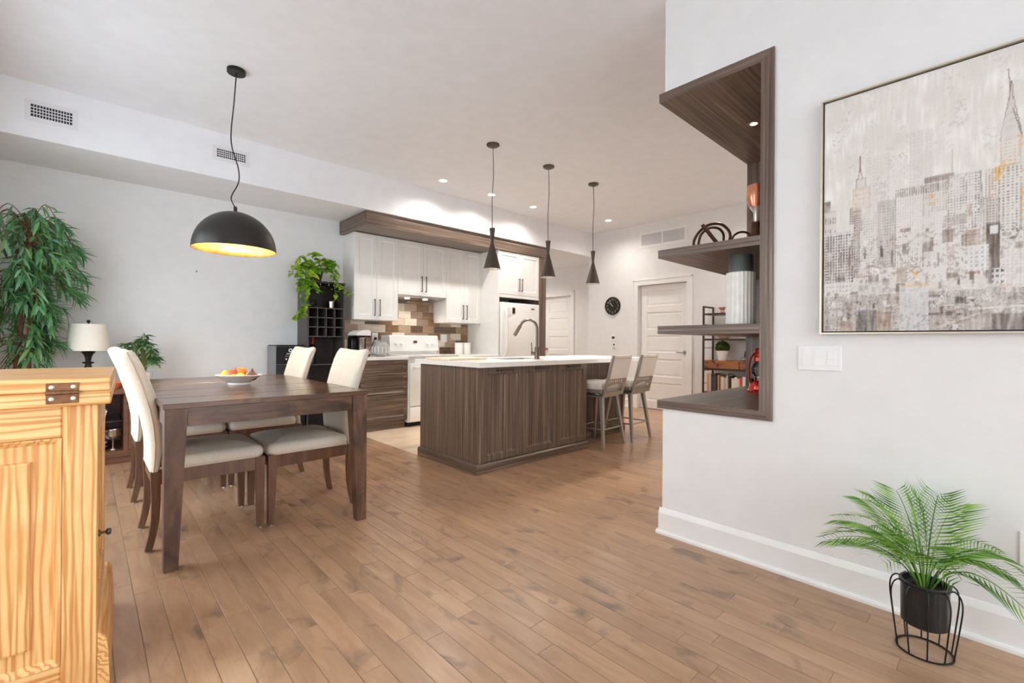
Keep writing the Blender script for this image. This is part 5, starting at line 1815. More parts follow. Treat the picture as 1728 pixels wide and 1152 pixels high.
# wire bicycle-like figurine on drawer top
t = thing('wire_figurine', 'tiny brown wire basket figurine on the bookcase drawer', 'figurine', (6.46, 2.36, 0.8485))
bm = B()
for z in (0.008, 0.05):
    tube(bm, [(6.44, 2.42, 0.8485 + z), (6.48, 2.42, 0.8485 + z), (6.48, 2.30, 0.8485 + z), (6.44, 2.30, 0.8485 + z)], 0.0035, 5, closed=True)
for y in (2.30, 2.34, 2.38, 2.42):
    tube(bm, [(6.44, y, 0.852), (6.44, y, 0.90)], 0.003, 5)
obj('basket', bm, 'bronzeart', t)
obj('figure', lathe(B(), [(0, 0.05), (0.012, 0.05), (0.016, 0.08), (0.01, 0.105), (0.007, 0.11), (0.011, 0.122), (0.007, 0.135), (0, 0.137)], 12, (6.46, 2.375, 0.8485)), 'bronzeart', t, True)

# ================================================================== NICHE SHELF UNIT
NY0, NYI, NYE = 0.767, 0.826, 1.371
NX0, NX1 = 2.42, 3.74
t = thing('built_in_shelf', 'open corner shelf unit of dark wood built into the partition', 'shelf unit', (2.42, 1.05, 0.714))
obj('bottom_board', prism(B(), [(NY0, 0.714), (NYE, 0.714), (NYE, 0.76), (NYI, 0.76)], NX0 + 0.002, NX1, 0), 'lam_x', t)
obj('edge_band', prism(B(), [(NY0, 0.714), (NYE, 0.714), (NYE, 0.76), (NYI, 0.76)], NX0, NX0 + 0.0018, 0), 'lam_y', t)
obj('top_board', prism(B(), [(NY0, 2.519), (NYI, 2.469), (NYE, 2.469), (NYE, 2.519)], NX0 + 0.002, NX1, 0), 'lam_x', t)
obj('edge_band', prism(B(), [(NY0, 2.519), (NYI, 2.469), (NYE, 2.469), (NYE, 2.519)], NX0, NX0 + 0.0018, 0), 'lam_y', t)
obj('jamb', prism(B(), [(NY0, 0.7142), (NYI - 0.0002, 0.7602), (NYI - 0.0002, 2.4688), (NY0, 2.5188)], NX0, NX1, 0), 'lam_z', t)
obj('back_panel', bx(NX1, NX1 + 0.019, NYI - 0.02, NYE, 0.714, 2.519), 'lam_z', t)
for z0, z1 in ((1.139, 1.186), (1.574, 1.62)):
    obj('shelf', bx(NX0 + 0.002, NX1 - 0.0005, NYI, NYE, z0, z1), 'lam_x', t)
    obj('edge_band', bx(NX0, NX0 + 0.0018, NYI, NYE, z0, z1), 'lam_y', t)
t = thing('puck_light', 'small lit puck light under the top board of the corner shelf', 'ceiling light', (3.07, 1.088, 2.469))
obj('ring', lathe(B(), [(0.02, -0.004), (0.03, -0.004), (0.032, -0.0005), (0.02, -0.0005), (0.02, -0.004)], 20, (3.07, 1.088, 2.469)), 'steel', t)
obj('lens', lathe(B(), [(0, -0.002), (0.0195, -0.002)], 18, (3.07, 1.088, 2.469)), 'puck', t)
lamp('puck_spot', 'SPOT', (3.07, 1.088, 2.46), 40, (1, 0.82, 0.58), t, 0.02, 140, 0.7)

# ribbed vase
vx, vy, vz = 2.535, 0.958, 1.1865
t = thing('ribbed_vase', 'tall white ribbed ceramic vase with dark grey neck on the corner shelf', 'vase', (vx, vy, vz))
bm = B()
nn = 72
rings = []
for r, z in ((0.0, 0.0), (0.066, 0.0), (0.069, 0.006), (0.069, 0.268), (0.066, 0.274), (0.058, 0.275)):
    if r == 0:
        rings.append([bm.verts.new((vx, vy, vz))])
    else:
        rings.append([bm.verts.new((vx + (r + (0.0022 if i % 3 == 0 else -0.001) * (1 if z > 0 else 0)) * math.cos(2 * PI * i / nn), vy + (r + (0.0022 if i % 3 == 0 else -0.001)) * math.sin(2 * PI * i / nn), vz + z)) for i in range(nn)])
for a, b in zip(rings, rings[1:]):
    for i in range(nn):
        j = (i + 1) % nn
        if len(a) == 1:
            bm.faces.new((a[0], b[j], b[i]))
        else:
            bm.faces.new((a[i], a[j], b[j], b[i]))
obj('ribbed_body', bm, 'ceram', t)
obj('neck', lathe(B(), [(0.058, 0.272), (0.058, 0.362), (0.055, 0.366), (0.05, 0.366), (0.05, 0.28)], 36, (vx, vy, vz)), 'ceramdark', t, True)

# knot sculpture
kx, ky, kz = 2.58, 1.135, 1.6205
t = thing('knot_sculpture', 'dark bronze looping knot sculpture on the corner shelf', 'sculpture', (kx, ky, kz))
dr_ = Vector((0.73, -0.68, 0))
dn_ = Vector((0.68, 0.73, 0))
def kp(u, z, w=0):
    return Vector((kx, ky, kz)) + dr_ * u + dn_ * w + Vector((0, 0, z))
loop = [kp(-0.09, 0.012, 0.02), kp(-0.088, 0.05, 0.02), kp(-0.06, 0.10, 0.01), kp(-0.01, 0.135, 0), kp(0.05, 0.135, -0.01), kp(0.09, 0.095, -0.02), kp(0.095, 0.05, -0.02), kp(0.07, 0.012, -0.01)]
obj('loop', tube(B(), smooth_path(loop, 6), 0.0075, 8), 'bronzeart', t, True)
loop2 = [kp(-0.085, 0.012, -0.03), kp(-0.07, 0.07, -0.03), kp(-0.02, 0.11, -0.02), kp(0.05, 0.118, 0.02), kp(0.088, 0.085, 0.04), kp(0.085, 0.012, 0.05)]
obj('loop', tube(B(), smooth_path(loop2, 6), 0.007, 8), 'bronzeart', t, True)
obj('crossbar', tube(B(), [kp(-0.062, 0.128, -0.025), kp(0.03, 0.012, -0.03)], 0.0105, 10), 'bronzeart', t, True)

# copper goblet figure behind the jamb
gx, gy, gz = 2.60, 0.905, 1.6205
t = thing('copper_chalice', 'copper and silver chalice partly hidden behind the shelf frame', 'ornament', (gx, gy, gz))
obj('foot', lathe(B(), [(0, 0), (0.05, 0), (0.05, 0.02), (0.03, 0.05), (0.024, 0.11), (0, 0.11)], 24, (gx, gy, gz)), 'bronzeart', t, True)
obj('stem', lathe(B(), [(0.012, 0.11), (0.014, 0.16), (0.034, 0.19), (0, 0.19)], 20, (gx, gy, gz)), 'silverin', t, True)
obj('cup', lathe(B(), [(0, 0.19), (0.034, 0.19), (0.048, 0.23), (0.046, 0.29), (0.04, 0.305), (0.036, 0.305), (0.042, 0.23), (0, 0.2)], 24, (gx, gy, gz)), 'copper', t, True)
t = thing('bronze_ring', 'bent bronze ring lying at the back of the corner shelf', 'ornament', (2.56, 0.99, 1.6205))
cc = Vector((2.55, 0.955, 1.6205))
obj('ring', tube(B(), smooth_path([cc + dr_ * u + Vector((0, 0, z)) for u, z in ((-0.06, 0.008), (-0.045, 0.04), (-0.01, 0.058), (0.03, 0.05), (0.045, 0.008))], 6), 0.006, 8), 'bronzeart', t, True)
obj('tip', lathe(B(), ball(0.007), 10, tuple(cc + dr_ * -0.06 + Vector((0, 0, 0.008)))), 'bronzeart', t, True)

# red lantern
lx, ly, lz = 3.34, 1.135, 0.7605
t = thing('oil_lantern', 'red metal oil lantern with glass globe on the bottom shelf', 'lantern', (lx, ly, lz))
obj('fount', lathe(B(), [(0, 0), (0.078, 0), (0.08, 0.012), (0.066, 0.022), (0.062, 0.06), (0.05, 0.078), (0.03, 0.085), (0, 0.085)], 28, (lx, ly, lz)), 'redmetal', t, True)
obj('burner', lathe(B(), [(0.03, 0.085), (0.034, 0.095), (0.034, 0.105), (0, 0.106)], 20, (lx, ly, lz)), 'chrome', t, True)
obj('globe', lathe(B(), [(0.034, 0.105), (0.052, 0.13), (0.055, 0.16), (0.044, 0.19), (0.034, 0.205)], 28, (lx, ly, lz)), 'glass', t, True)
obj('hood', lathe(B(), [(0.036, 0.205), (0.042, 0.21), (0.04, 0.235), (0.034, 0.24), (0.036, 0.262), (0.03, 0.268), (0.032, 0.285), (0.02, 0.297), (0, 0.298)], 24, (lx, ly, lz)), 'redmetal', t, True)
for s in (-1, 1):
    obj('side_tube', tube(B(), smooth_path([Vector((lx, ly, lz)) + dr_ * s * u + Vector((0, 0, z)) for u, z in ((0.058, 0.06), (0.068, 0.1), (0.068, 0.2), (0.045, 0.25), (0.03, 0.262))], 5), 0.006, 8), 'redmetal', t, True)
obj('filler_cap', lathe(B(), [(0, 0.1), (0.012, 0.1), (0.012, 0.085), (0.014, 0.07), (0, 0.07)], 12, (lx - 0.04, ly + 0.035, lz - 0.005)), 'black', t, True)
tag(obj('picture_frame', bx(3.715, 3.7385, 1.0, 1.18, 0.7605, 1.07, 0.003), 'blackplastic'), 'black photo frame standing behind the red lantern', 'picture frame')

# ================================================================== PAINTING
PY0, PWd, PZ0, PHt = 0.569, 1.03, 1.133, 1.035
t = thing('city_painting', 'large framed pale cityscape painting on the right wall', 'painting', (XW, PY0 - PWd / 2, PZ0))
fw_ = 0.0065
fx0, fx1 = XW - 0.034, XW - 0.0005
for a, b, c, d in ((PY0 - fw_, PY0, PZ0, PZ0 + PHt), (PY0 - PWd, PY0 - PWd + fw_, PZ0, PZ0 + PHt), (PY0 - PWd + fw_, PY0 - fw_, PZ0, PZ0 + fw_), (PY0 - PWd + fw_, PY0 - fw_, PZ0 + PHt - fw_, PZ0 + PHt)):
    obj('frame_side', bx(fx0, fx1, a, b, c, d), 'champagne', t)
obj('shadow_gap', bx(fx1 - 0.012, fx1 - 0.006, PY0 - PWd + fw_, PY0 - fw_, PZ0 + fw_, PZ0 + PHt - fw_), 'black', t)
# the print, as colours on a fine canvas grid (u right, v up, metres)
g_ = 0.0025
nu, nv = int((PWd - 0.024) / g_), int((PHt - 0.024) / g_)
prg = np.random.RandomState(4)


def smooth(a, n, ax):
    for _ in range(n):
        a = (np.roll(a, 1, ax) + a * 2 + np.roll(a, -1, ax)) / 4
    return a


U, V = np.meshgrid(np.arange(nu) * g_ + 0.012, np.arange(nv) * g_ + 0.012)
base = np.zeros((nv, nu, 3)) + np.array([230, 226, 220.])
streak = smooth(smooth(prg.randn(nv, nu), 2, 1), 160, 0)
streak /= streak.std()
blotch = smooth(smooth(prg.randn(nv, nu), 120, 1), 120, 0)
blotch /= blotch.std()
img = base + streak[..., None] * 3.0 + blotch[..., None] * np.array([3, 3.5, 4.])
fine = prg.randn(nv, nu)
fine2 = smooth(smooth(prg.randn(nv, nu), 2, 1), 3, 0)
fine2 /= fine2.std()


def blend(mask, col, a):
    a = (a * mask)[..., None] if not np.isscalar(a) else (mask * a)[..., None]
    img[:] = img * (1 - a) + np.array(col, float) * a


def block(u0, u1, v0, v1, col, a=0.8, win=None, wc=(120, 108, 100), wa=0.6, pu=0.0075, pv=0.01, fill=0.7, edge=0.0):
    m = ((U >= u0) & (U < u1) & (V >= v0) & (V < v1)).astype(float)
    blend(m, col, a)
    if win:
        w = m * (((U - u0) % pu) < pu * 0.5) * (((V - v0) % pv) < pv * 0.55)
        keep = (smooth(smooth(prg.rand(nv, nu), 3, 0), 3, 1) > 0.5 - (fill - 0.5) * 0.25)
        blend(w * keep, wc, wa)
    if edge:
        e = m * ((U < u0 + 0.003) | (U > u1 - 0.003) | (V > v1 - 0.003))
        blend(e, (110, 98, 92), edge)


def smudge(u0, u1, v0, v1, col, a, thr=0.3):
    m = ((U >= u0) & (U < u1) & (V >= v0) & (V < v1)) & (fine2 > thr)
    blend(m.astype(float), col, a)


def line(u0, v0, u1, v1, col, w, a):
    L = math.hypot(u1 - u0, v1 - v0)
    s = ((U - u0) * (u1 - u0) + (V - v0) * (v1 - v0)) / (L * L)
    d = np.abs((U - u0) * (v1 - v0) - (V - v0) * (u1 - u0)) / L
    blend(((s >= 0) & (s <= 1) & (d < w)).astype(float), col, a)


# faint far towers
for u0, u1, v1 in ((0.16, 0.24, 0.74), (0.30, 0.37, 0.80), (0.66, 0.74, 0.8), (0.84, 0.92, 0.72)):
    block(u0, u1, 0.5, v1, (208, 201, 196), 0.22, True, (186, 176, 170), 0.22, 0.012, 0.014)
for k in range(40):
    uu, vv = prg.rand() * 1.0, 0.5 + prg.rand() * 0.5
    smudge(uu, uu + 0.02 + 0.05 * prg.rand(), vv, vv + 0.03 + 0.1 * prg.rand(), (176, 168, 164), 0.16, 0.7)
blend(np.clip((0.52 - V) / 0.4, 0, 1) * 0.35, (206, 199, 193), 1.0)
Dk, Or = (92, 80, 74), (232, 178, 96)
pal = [(236, 233, 229), (226, 221, 215), (204, 196, 190), (170, 158, 150), (150, 130, 118), (112, 100, 94), (232, 230, 230), (190, 172, 158), (84, 74, 70), (240, 238, 236)]
block(0.007, 0.037, 0.537, 0.585, (142, 126, 118), 0.75, True, Dk, 0.5)
block(0.007, 0.055, 0.437, 0.542, (216, 208, 202), 0.75, True, (136, 118, 110), 0.65, 0.009, 0.05)
block(0.008, 0.122, 0.223, 0.445, (206, 199, 194), 0.75, True, (78, 66, 62), 0.8, 0.0095, 0.0125, 0.9)
block(0.008, 0.122, 0.43, 0.445, (222, 222, 224), 0.8)
block(0.122, 0.142, 0.24, 0.47, (170, 154, 146), 0.55, True, (76, 64, 60), 0.7, 0.008, 0.011)
block(0.142, 0.20, 0.228, 0.51, (226, 221, 215), 0.8, True, (176, 164, 156), 0.45, 0.0075, 0.011)
block(0.107, 0.145, 0.47, 0.543, (178, 164, 156), 0.6, True, (110, 96, 88), 0.6)
block(0.115, 0.177, 0.528, 0.62, (224, 217, 209), 0.75, True, (206, 176, 136), 0.45, 0.009, 0.02, edge=0.15)
block(0.127, 0.16, 0.62, 0.662, (216, 208, 202), 0.6, edge=0.3)
line(0.133, 0.655, 0.14, 0.70, (150, 122, 110), 0.0022, 0.5)
line(0.141, 0.69, 0.141, 0.755, (134, 100, 90), 0.0016, 0.8)
line(0.149, 0.655, 0.142, 0.70, (150, 122, 110), 0.0022, 0.5)
block(0.2, 0.262, 0.271, 0.548, (196, 187, 181), 0.6, True, (146, 132, 124), 0.45, 0.008, 0.012)
block(0.258, 0.343, 0.261, 0.564, (228, 224, 219), 0.8, True, (176, 164, 156), 0.5, 0.0075, 0.0105, edge=0.12)
block(0.342, 0.416, 0.264, 0.58, (218, 212, 206), 0.75, True, (166, 152, 142), 0.5, 0.008, 0.0105, edge=0.15)
block(0.258, 0.416, 0.55, 0.585, (206, 198, 192), 0.5, True, (128, 114, 106), 0.6, 0.007, 0.06)
block(0.347, 0.431, 0.588, 0.612, (158, 142, 136), 0.7, True, Dk, 0.35)
block(0.365, 0.41, 0.2, 0.47, (232, 230, 227), 0.6)
block(0.414, 0.502, 0.36, 0.60, (224, 220, 216), 0.8, True, (132, 118, 110), 0.65, 0.008, 0.0105, edge=0.2)
line(0.424, 0.60, 0.424, 0.70, (160, 142, 134), 0.0013, 0.5)
line(0.5, 0.60, 0.508, 0.44, (136, 120, 112), 0.002, 0.5)
block(0.50, 0.552, 0.26, 0.50, (194, 184, 176), 0.5, True, (124, 110, 102), 0.6, 0.008, 0.01)
block(0.513, 0.553, 0.49, 0.598, (222, 214, 204), 0.7, True, (150, 128, 110), 0.6, 0.008, 0.01, edge=0.15)
# stepped tower: shaft, scalloped crown, needle
cu = 0.576
block(0.546, 0.612, 0.335, 0.60, (224, 220, 214), 0.8, True, (140, 126, 118), 0.7, 0.0105, 0.0105, edge=0.2)
block(0.551, 0.602, 0.60, 0.70, (222, 217, 210), 0.75, True, (214, 164, 96), 0.6, 0.0105, 0.0125, edge=0.2)
for k, (hw, v0, hh) in enumerate(((0.027, 0.69, 0.05), (0.025, 0.715, 0.05), (0.021, 0.74, 0.05), (0.016, 0.77, 0.05), (0.010, 0.80, 0.055), (0.006, 0.83, 0.07))):
    e2 = np.sqrt(np.clip(1 - ((V - v0) / hh) ** 2, 0, 1))
    m = (np.abs(U - cu) < hw * e2) & (V >= v0) & (V < v0 + hh)
    blend(m.astype(float), (220, 214, 207), 0.75)
    rim = m & (np.abs(U - cu) > hw * e2 - 0.0026)
    blend(rim.astype(float), (140, 124, 114), 0.6)
    blend((m & (V > v0 + hh * 0.8)).astype(float), (150, 134, 124), 0.35)
line(cu - 0.001, 0.86, cu - 0.008, 0.945, (152, 124, 110), 0.0014, 0.8)
line(cu + 0.004, 0.80, cu + 0.026, 0.70, (110, 98, 92), 0.0016, 0.6)
block(0.622, 0.72, 0.3, 0.55, (212, 206, 200), 0.6, True, (120, 106, 100), 0.6, 0.009, 0.011)
block(0.74, 0.84, 0.26, 0.60, (220, 214, 208), 0.6, True, (150, 136, 128), 0.5, 0.008, 0.011)
block(0.86, 0.98, 0.24, 0.5, (202, 194, 188), 0.6, True, (106, 94, 90), 0.6, 0.009, 0.012)
# ochre accents
for u0, u1, v0, v1 in ((0.553, 0.57, 0.56, 0.62), (0.36, 0.385, 0.5, 0.54), (0.535, 0.553, 0.54, 0.6), (0.12, 0.132, 0.55, 0.6), (0.46, 0.475, 0.18, 0.2), (0.30, 0.33, 0.23, 0.25), (0.09, 0.105, 0.225, 0.24), (0.60, 0.612, 0.4, 0.6), (0.59, 0.605, 0.66, 0.70)):
    smudge(u0, u1, v0, v1, Or, 0.6, 0.1)
# dense mid ground: a collage of small facades
for k in range(330):
    uu = prg.rand() * 1.02
    vv = 0.17 + 0.27 * prg.rand() ** 1.7
    ww, hh = 0.006 + 0.03 * prg.rand() ** 2, 0.008 + 0.05 * prg.rand() ** 2
    c = pal[prg.randint(len(pal))]
    block(uu, uu + ww, vv, vv + hh, c, 0.25 + 0.5 * prg.rand(), prg.rand() < 0.4, pal[prg.randint(3, 9)], 0.5, 0.006, 0.008)
smudge(0.0, 1.03, 0.2, 0.40, (120, 104, 96), 0.3, 0.9)
block(0.46, 0.50, 0.22, 0.385, (168, 142, 124), 0.55, True, (104, 88, 80), 0.5, 0.012, 0.012)
block(0.515, 0.55, 0.18, 0.40, (98, 84, 76), 0.7, True, (150, 138, 130), 0.4)
block(0.461, 0.523, 0.23, 0.325, (236, 236, 236), 0.85, True, (160, 154, 152), 0.5, 0.014, 0.016)
block(0.558, 0.66, 0.169, 0.301, (230, 228, 224), 0.8, True, (186, 178, 172), 0.4, 0.01, 0.012)
block(0.525, 0.545, 0.36, 0.39, (236, 236, 238), 0.9)
block(0.53, 0.56, 0.18, 0.235, (236, 236, 238), 0.8, True, (70, 62, 60), 0.8, 0.012, 0.02)
block(0.01, 0.112, 0.161, 0.228, (230, 228, 224), 0.75, True, (160, 152, 146), 0.5, 0.012, 0.02)
block(0.11, 0.26, 0.17, 0.216, (220, 214, 208), 0.6)
# waterfront
blend(np.clip((0.18 - V) / 0.03, 0, 1) * 0.7, (176, 166, 158), 1.0)
for k in range(420):
    uu = prg.rand() * 1.02
    vv = 0.005 + 0.165 * prg.rand()
    ww, hh = 0.006 + 0.035 * prg.rand() ** 2, 0.004 + 0.03 * prg.rand() ** 2
    block(uu, uu + ww, vv, vv + hh, pal[prg.randint(len(pal))], 0.3 + 0.45 * prg.rand())
smudge(0, 1.03, 0.0, 0.165, (82, 74, 72), 0.6, 0.7)
smudge(0, 1.03, 0.0, 0.2, (238, 235, 232), 0.6, 1.1)
for u0, u1, v0, v1, c, a in ((0.13, 0.20, 0.012, 0.10, (100, 96, 96), 0.55), (0.20, 0.245, 0.012, 0.09, (166, 138, 120), 0.55), (0.075, 0.12, 0.012, 0.055, (176, 146, 128), 0.5), (0.274, 0.36, 0.01, 0.19, (218, 218, 220), 0.75), (0.45, 0.53, 0.012, 0.055, (188, 178, 170), 0.6), (0.53, 0.66, 0.012, 0.07, (110, 98, 92), 0.6), (0.84, 0.96, 0.012, 0.1, (100, 92, 88), 0.5)):
    block(u0, u1, v0, v1, c, a)
smudge(0.274, 0.36, 0.01, 0.08, (160, 158, 160), 0.5, 0.3)
block(0.274, 0.36, 0.186, 0.198, (226, 190, 130), 0.45)
block(0.0, 1.03, 0.163, 0.168, (236, 232, 227), 0.45)
line(0.38, 0.02, 0.50, 0.075, (224, 218, 212), 0.003, 0.7)
line(0.47, 0.09, 0.62, 0.098, (228, 224, 218), 0.004, 0.8)
# washed, vertically dragged paint
wash = np.clip(1.0 + 0.2 * streak + 0.12 * blotch, 0.5, 1.2)[..., None]
img = base + (img - base) * wash
dragged = smooth(img, 3, 0)
img = np.where((streak > 0.6)[..., None], dragged, img)
img += fine[..., None] * 2.0
img = np.clip(img, 0, 255) / 255.0
linr = np.where(img <= 0.04045, img / 12.92, ((img + 0.055) / 1.055) ** 2.4)
verts = np.zeros((nv, nu, 3))
verts[..., 0] = fx1 - 0.021 - ORG[t.name].x
verts[..., 1] = (PY0 - U) - ORG[t.name].y
verts[..., 2] = PZ0 + V - ORG[t.name].z
idx = np.arange(nu * nv).reshape(nv, nu)
quads = np.stack([idx[:-1, :-1], idx[:-1, 1:], idx[1:, 1:], idx[1:, :-1]], -1).reshape(-1, 4)
me = bpy.data.meshes.new('canvas')
me.vertices.add(nu * nv)
me.vertices.foreach_set('co', verts.reshape(-1))
nq = len(quads)
me.loops.add(nq * 4)
me.loops.foreach_set('vertex_index', quads.reshape(-1).astype(np.int32))
me.polygons.add(nq)
me.polygons.foreach_set('loop_start', np.arange(0, nq * 4, 4, dtype=np.int32))
me.update(calc_edges=True)
ca = me.color_attributes.new('paint', 'FLOAT_COLOR', 'POINT')
ca.data.foreach_set('color', np.concatenate([linr.reshape(-1, 3), np.ones((nu * nv, 1))], 1).reshape(-1))
pmat, pnt, pb = nmat('canvas_print')
at = N(pnt, 'ShaderNodeAttribute')
at.attribute_name = 'paint'
pnt.links.new(at.outputs['Color'], pb.inputs['Base Color'])
pb.inputs['Roughness'].default_value = 0.5
me.materials.append(pmat)
cv = obj('canvas', None, parent=t, mesh=me)
obj('canvas_body', bx(fx1 - 0.0205, fx1 - 0.0125, PY0 - PWd + 0.0125, PY0 - 0.0125, PZ0 + 0.0125, PZ0 + PHt - 0.0125), 'porcelain', t)

# ================================================================== PALM IN WIRE STAND
plx, ply = 2.20, 0.195
t = thing('wire_plant_stand', 'black wire basket plant stand on the floor by the right wall', 'plant stand', (plx, ply, 0))
rb, rm, rt_ = 0.078, 0.098, 0.066
obj('base_ring', tube(B(), [(plx + rb * math.cos(2 * PI * i / 32), ply + rb * math.sin(2 * PI * i / 32), 0.0035) for i in range(32)], 0.0033, 6, closed=True), 'black', t, True)
obj('top_ring', tube(B(), [(plx + 0.0695 * math.cos(2 * PI * i / 32), ply + 0.0695 * math.sin(2 * PI * i / 32), 0.238) for i in range(32)], 0.0028, 6, closed=True), 'black', t, True)
for i in range(10):
    a = 2 * PI * (i + 0.3) / 10
    pts = smooth_path([(plx + r * math.cos(a), ply + r * math.sin(a), z) for r, z in ((0.078, 0.004), (0.09, 0.10), (0.099, 0.185), (0.094, 0.225), (0.08, 0.241), (0.07, 0.238))], 4)
    obj('wire', tube(B(), pts, 0.0026, 6), 'black', t, True)
pt = thing('potted_palm', 'small feathery palm in a matte black pot beside the right wall', 'potted plant', (plx, ply, 0.095))
obj('pot', lathe(B(), [(0, 0.095), (0.06, 0.095), (0.066, 0.10), (0.067, 0.238), (0.0705, 0.2415), (0.0705, 0.246), (0.063, 0.246), (0.062, 0.225), (0, 0.222)], 36, (plx, ply, 0)), plain('satin_black_pot', (34, 34, 35), 0.28), pt, True)
obj('soil', lathe(B(), [(0, 0.224), (0.0615, 0.224)], 20, (plx, ply, 0)), 'soil', pt)
prg2 = random.Random(8)
FR = [  # tip offset: toward room (-x), left (+y), height ; sag
    (-0.03, 0.25, 0.40, 0.07), (-0.12, 0.24, 0.36, 0.08), (0.05, 0.19, 0.48, 0.04), (-0.06, 0.15, 0.51, 0.03), (0.08, 0.09, 0.53, 0.02),
    (0.0, 0.04, 0.53, 0.02), (0.05, -0.03, 0.55, 0.01), (0.10, -0.07, 0.51, 0.02), (-0.15, 0.0, 0.40, 0.08), (0.07, -0.18, 0.38, 0.06), (-0.04, -0.21, 0.36, 0.08),
    (-0.10, -0.31, 0.20, 0.19), (-0.2, 0.10, 0.36, 0.09), (0.06, 0.17, 0.36, 0.05), (-0.06, 0.28, 0.32, 0.07), (-0.12, -0.10, 0.33, 0.10)]
for fi, (ox, oy, tz, sag) in enumerate(FR):
    p0 = Vector((plx + ox * 0.06, ply + oy * 0.06, 0.224))
    p2 = Vector((plx + ox, ply + oy, tz))
    p1 = (p0 + p2) / 2 + Vector((-ox * 0.18, -oy * 0.18, 0.05 + sag))
    bm = B()
    pts = [(p0 * (1 - s) ** 2 + p1 * 2 * s * (1 - s) + p2 * s * s) for s in [k / 16 for k in range(17)]]
    tube(bm, pts, [0.0028 - 0.0018 * k / 16 for k in range(17)], 5)
    nl = 21
    for k in range(nl):
        s = 0.22 + 0.78 * k / (nl - 1)
        p = p0 * (1 - s) ** 2 + p1 * 2 * s * (1 - s) + p2 * s * s
        tg = ((p1 - p0) * (1 - s) + (p2 - p1) * s).normalized()
        side = tg.cross(Vector((0, 0, 1)))
        side = side.normalized() if side.length > 0.05 else Vector((0, 1, 0))
        upv = side.cross(tg)
        L = 0.15 * (0.45 + 0.55 * math.sin(PI * min(1, 0.18 + 0.75 * s))) * prg2.uniform(0.9, 1.08)
        for sg in (-1, 1):
            d1 = (tg * 0.42 + side * sg * 0.95 + upv * 0.15).normalized()
            d2 = (tg * 0.75 + side * sg * 0.6 - Vector((0, 0, 0.25))).normalized()
            wv = (upv * 0.5 + tg * 0.85).normalized() * 0.0030
            q0, q1, q2 = p, p + d1 * L * 0.5, p + d1 * L * 0.5 + d2 * L * 0.5
            pv = [q0, q1 + wv, q1 - wv, q2]
            for v in pv:
                v.x = min(v.x, XW - 0.035)
            vs = [bm.verts.new(v) for v in pv]
            bm.faces.new((vs[0], vs[1], vs[3], vs[2]))
    o = obj('frond', bm, 'palm', pt)

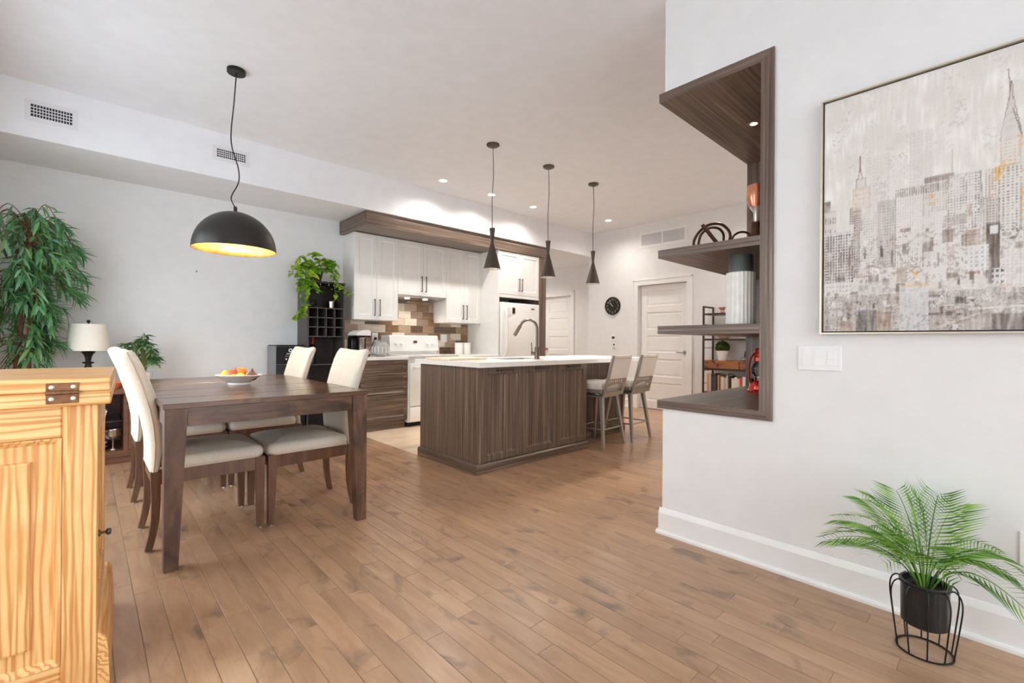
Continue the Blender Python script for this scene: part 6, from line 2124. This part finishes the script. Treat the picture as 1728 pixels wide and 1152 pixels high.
# ================================================================== POTHOS ON THE WINE RACK
qx, qy, qz = 2.045, 5.70, RZ + 0.0005
t = thing('pothos_plant', 'trailing bright green pothos in a dark pot atop the wine rack', 'potted plant', (qx, qy, qz))
obj('pot', lathe(B(), [(0, 0), (0.06, 0), (0.085, 0.12), (0.09, 0.12), (0.09, 0.135), (0.08, 0.135), (0.075, 0.115), (0, 0.115)], 24, (qx, qy, qz)), 'rackwood', t, True)
obj('soil', lathe(B(), [(0, 0.1165), (0.0745, 0.1165)], 18, (qx, qy, qz)), 'soil', t)
hm = [leaf_mesh('pothos_leaf_%d' % i, l, w, 0.25, 0.12, 'pothos', True) for i, (l, w) in enumerate(((0.10, 0.075), (0.085, 0.066), (0.12, 0.085)))]
qr = random.Random(17)
vines = [
    [(qx, qy, qz + 0.12), (1.92, 5.60, 2.02), (1.82, 5.52, 1.92), (1.80, 5.50, 1.75), (1.81, 5.50, 1.58), (1.79, 5.50, 1.42), (1.73, 5.5, 1.33)],
    [(qx, qy, qz + 0.12), (1.90, 5.58, 1.98), (1.86, 5.50, 1.82), (1.875, 5.49, 1.66), (1.87, 5.49, 1.50), (1.84, 5.49, 1.40)],
    [(qx, qy, qz + 0.12), (1.86, 5.6, 2.06), (1.78, 5.54, 2.0), (1.72, 5.52, 1.84)],
    [(qx, qy, qz + 0.12), (2.16, 5.58, 2.02), (2.22, 5.52, 1.9), (2.24, 5.5, 1.78), (2.30, 5.49, 1.70), (2.36, 5.48, 1.66)],
    [(qx, qy, qz + 0.12), (2.14, 5.56, 1.96), (2.185, 5.51, 1.84), (2.20, 5.50, 1.68), (2.225, 5.5, 1.58)],
    [(qx, qy, qz + 0.12), (2.0, 5.60, 2.08), (1.93, 5.55, 2.1)],
    [(qx, qy, qz + 0.12), (1.9, 5.56, 1.9), (1.85, 5.49, 1.72), (1.86, 5.49, 1.55), (1.83, 5.49, 1.42), (1.8, 5.5, 1.36)],
    [(qx, qy, qz + 0.12), (1.84, 5.58, 1.96), (1.8, 5.52, 1.85), (1.82, 5.5, 1.7)],
    [(qx, qy, qz + 0.12), (2.08, 5.62, 2.05), (2.1, 5.56, 2.06)],
    [(qx, qy, qz + 0.12), (2.17, 5.66, 2.06), (2.24, 5.6, 2.02)],
    [(qx, qy, qz + 0.12), (1.98, 5.58, 1.98), (2.02, 5.55, 1.92)],
    [(qx, qy, qz + 0.12), (1.95, 5.56, 1.88), (1.935, 5.5, 1.77), (1.96, 5.49, 1.69), (2.01, 5.49, 1.66)],
]
for vi, v in enumerate(vines):
    pts = smooth_path(v, 5)
    obj('vine', tube(B(), pts, 0.0028, 5), 'stem', t, True)
    step = 1
    for i in range(3, len(pts), step):
        p = pts[i]
        a = qr.uniform(0, 2 * PI)
        d = Vector((math.cos(a), -abs(math.sin(a)) * 0.6 - 0.2, qr.uniform(-0.9, 0.1)))
        put_leaf(hm[qr.randrange(3)], t, p, d, qr.uniform(-0.5, 0.9), qr.uniform(0.7, 1.05) if p.z > 1.75 else qr.uniform(0.55, 0.8))
for k in range(16):
    a = qr.uniform(0, 2 * PI)
    c = Vector((qx + 0.1 * math.cos(a), qy - 0.05 + 0.08 * math.sin(a), qz + qr.uniform(0.12, 0.26)))
    put_leaf(hm[qr.randrange(3)], t, c, (math.cos(a), min(0.1, math.sin(a) * 0.8 - 0.3), qr.uniform(-0.3, 0.5)), qr.uniform(-0.4, 0.8), qr.uniform(0.85, 1.15))
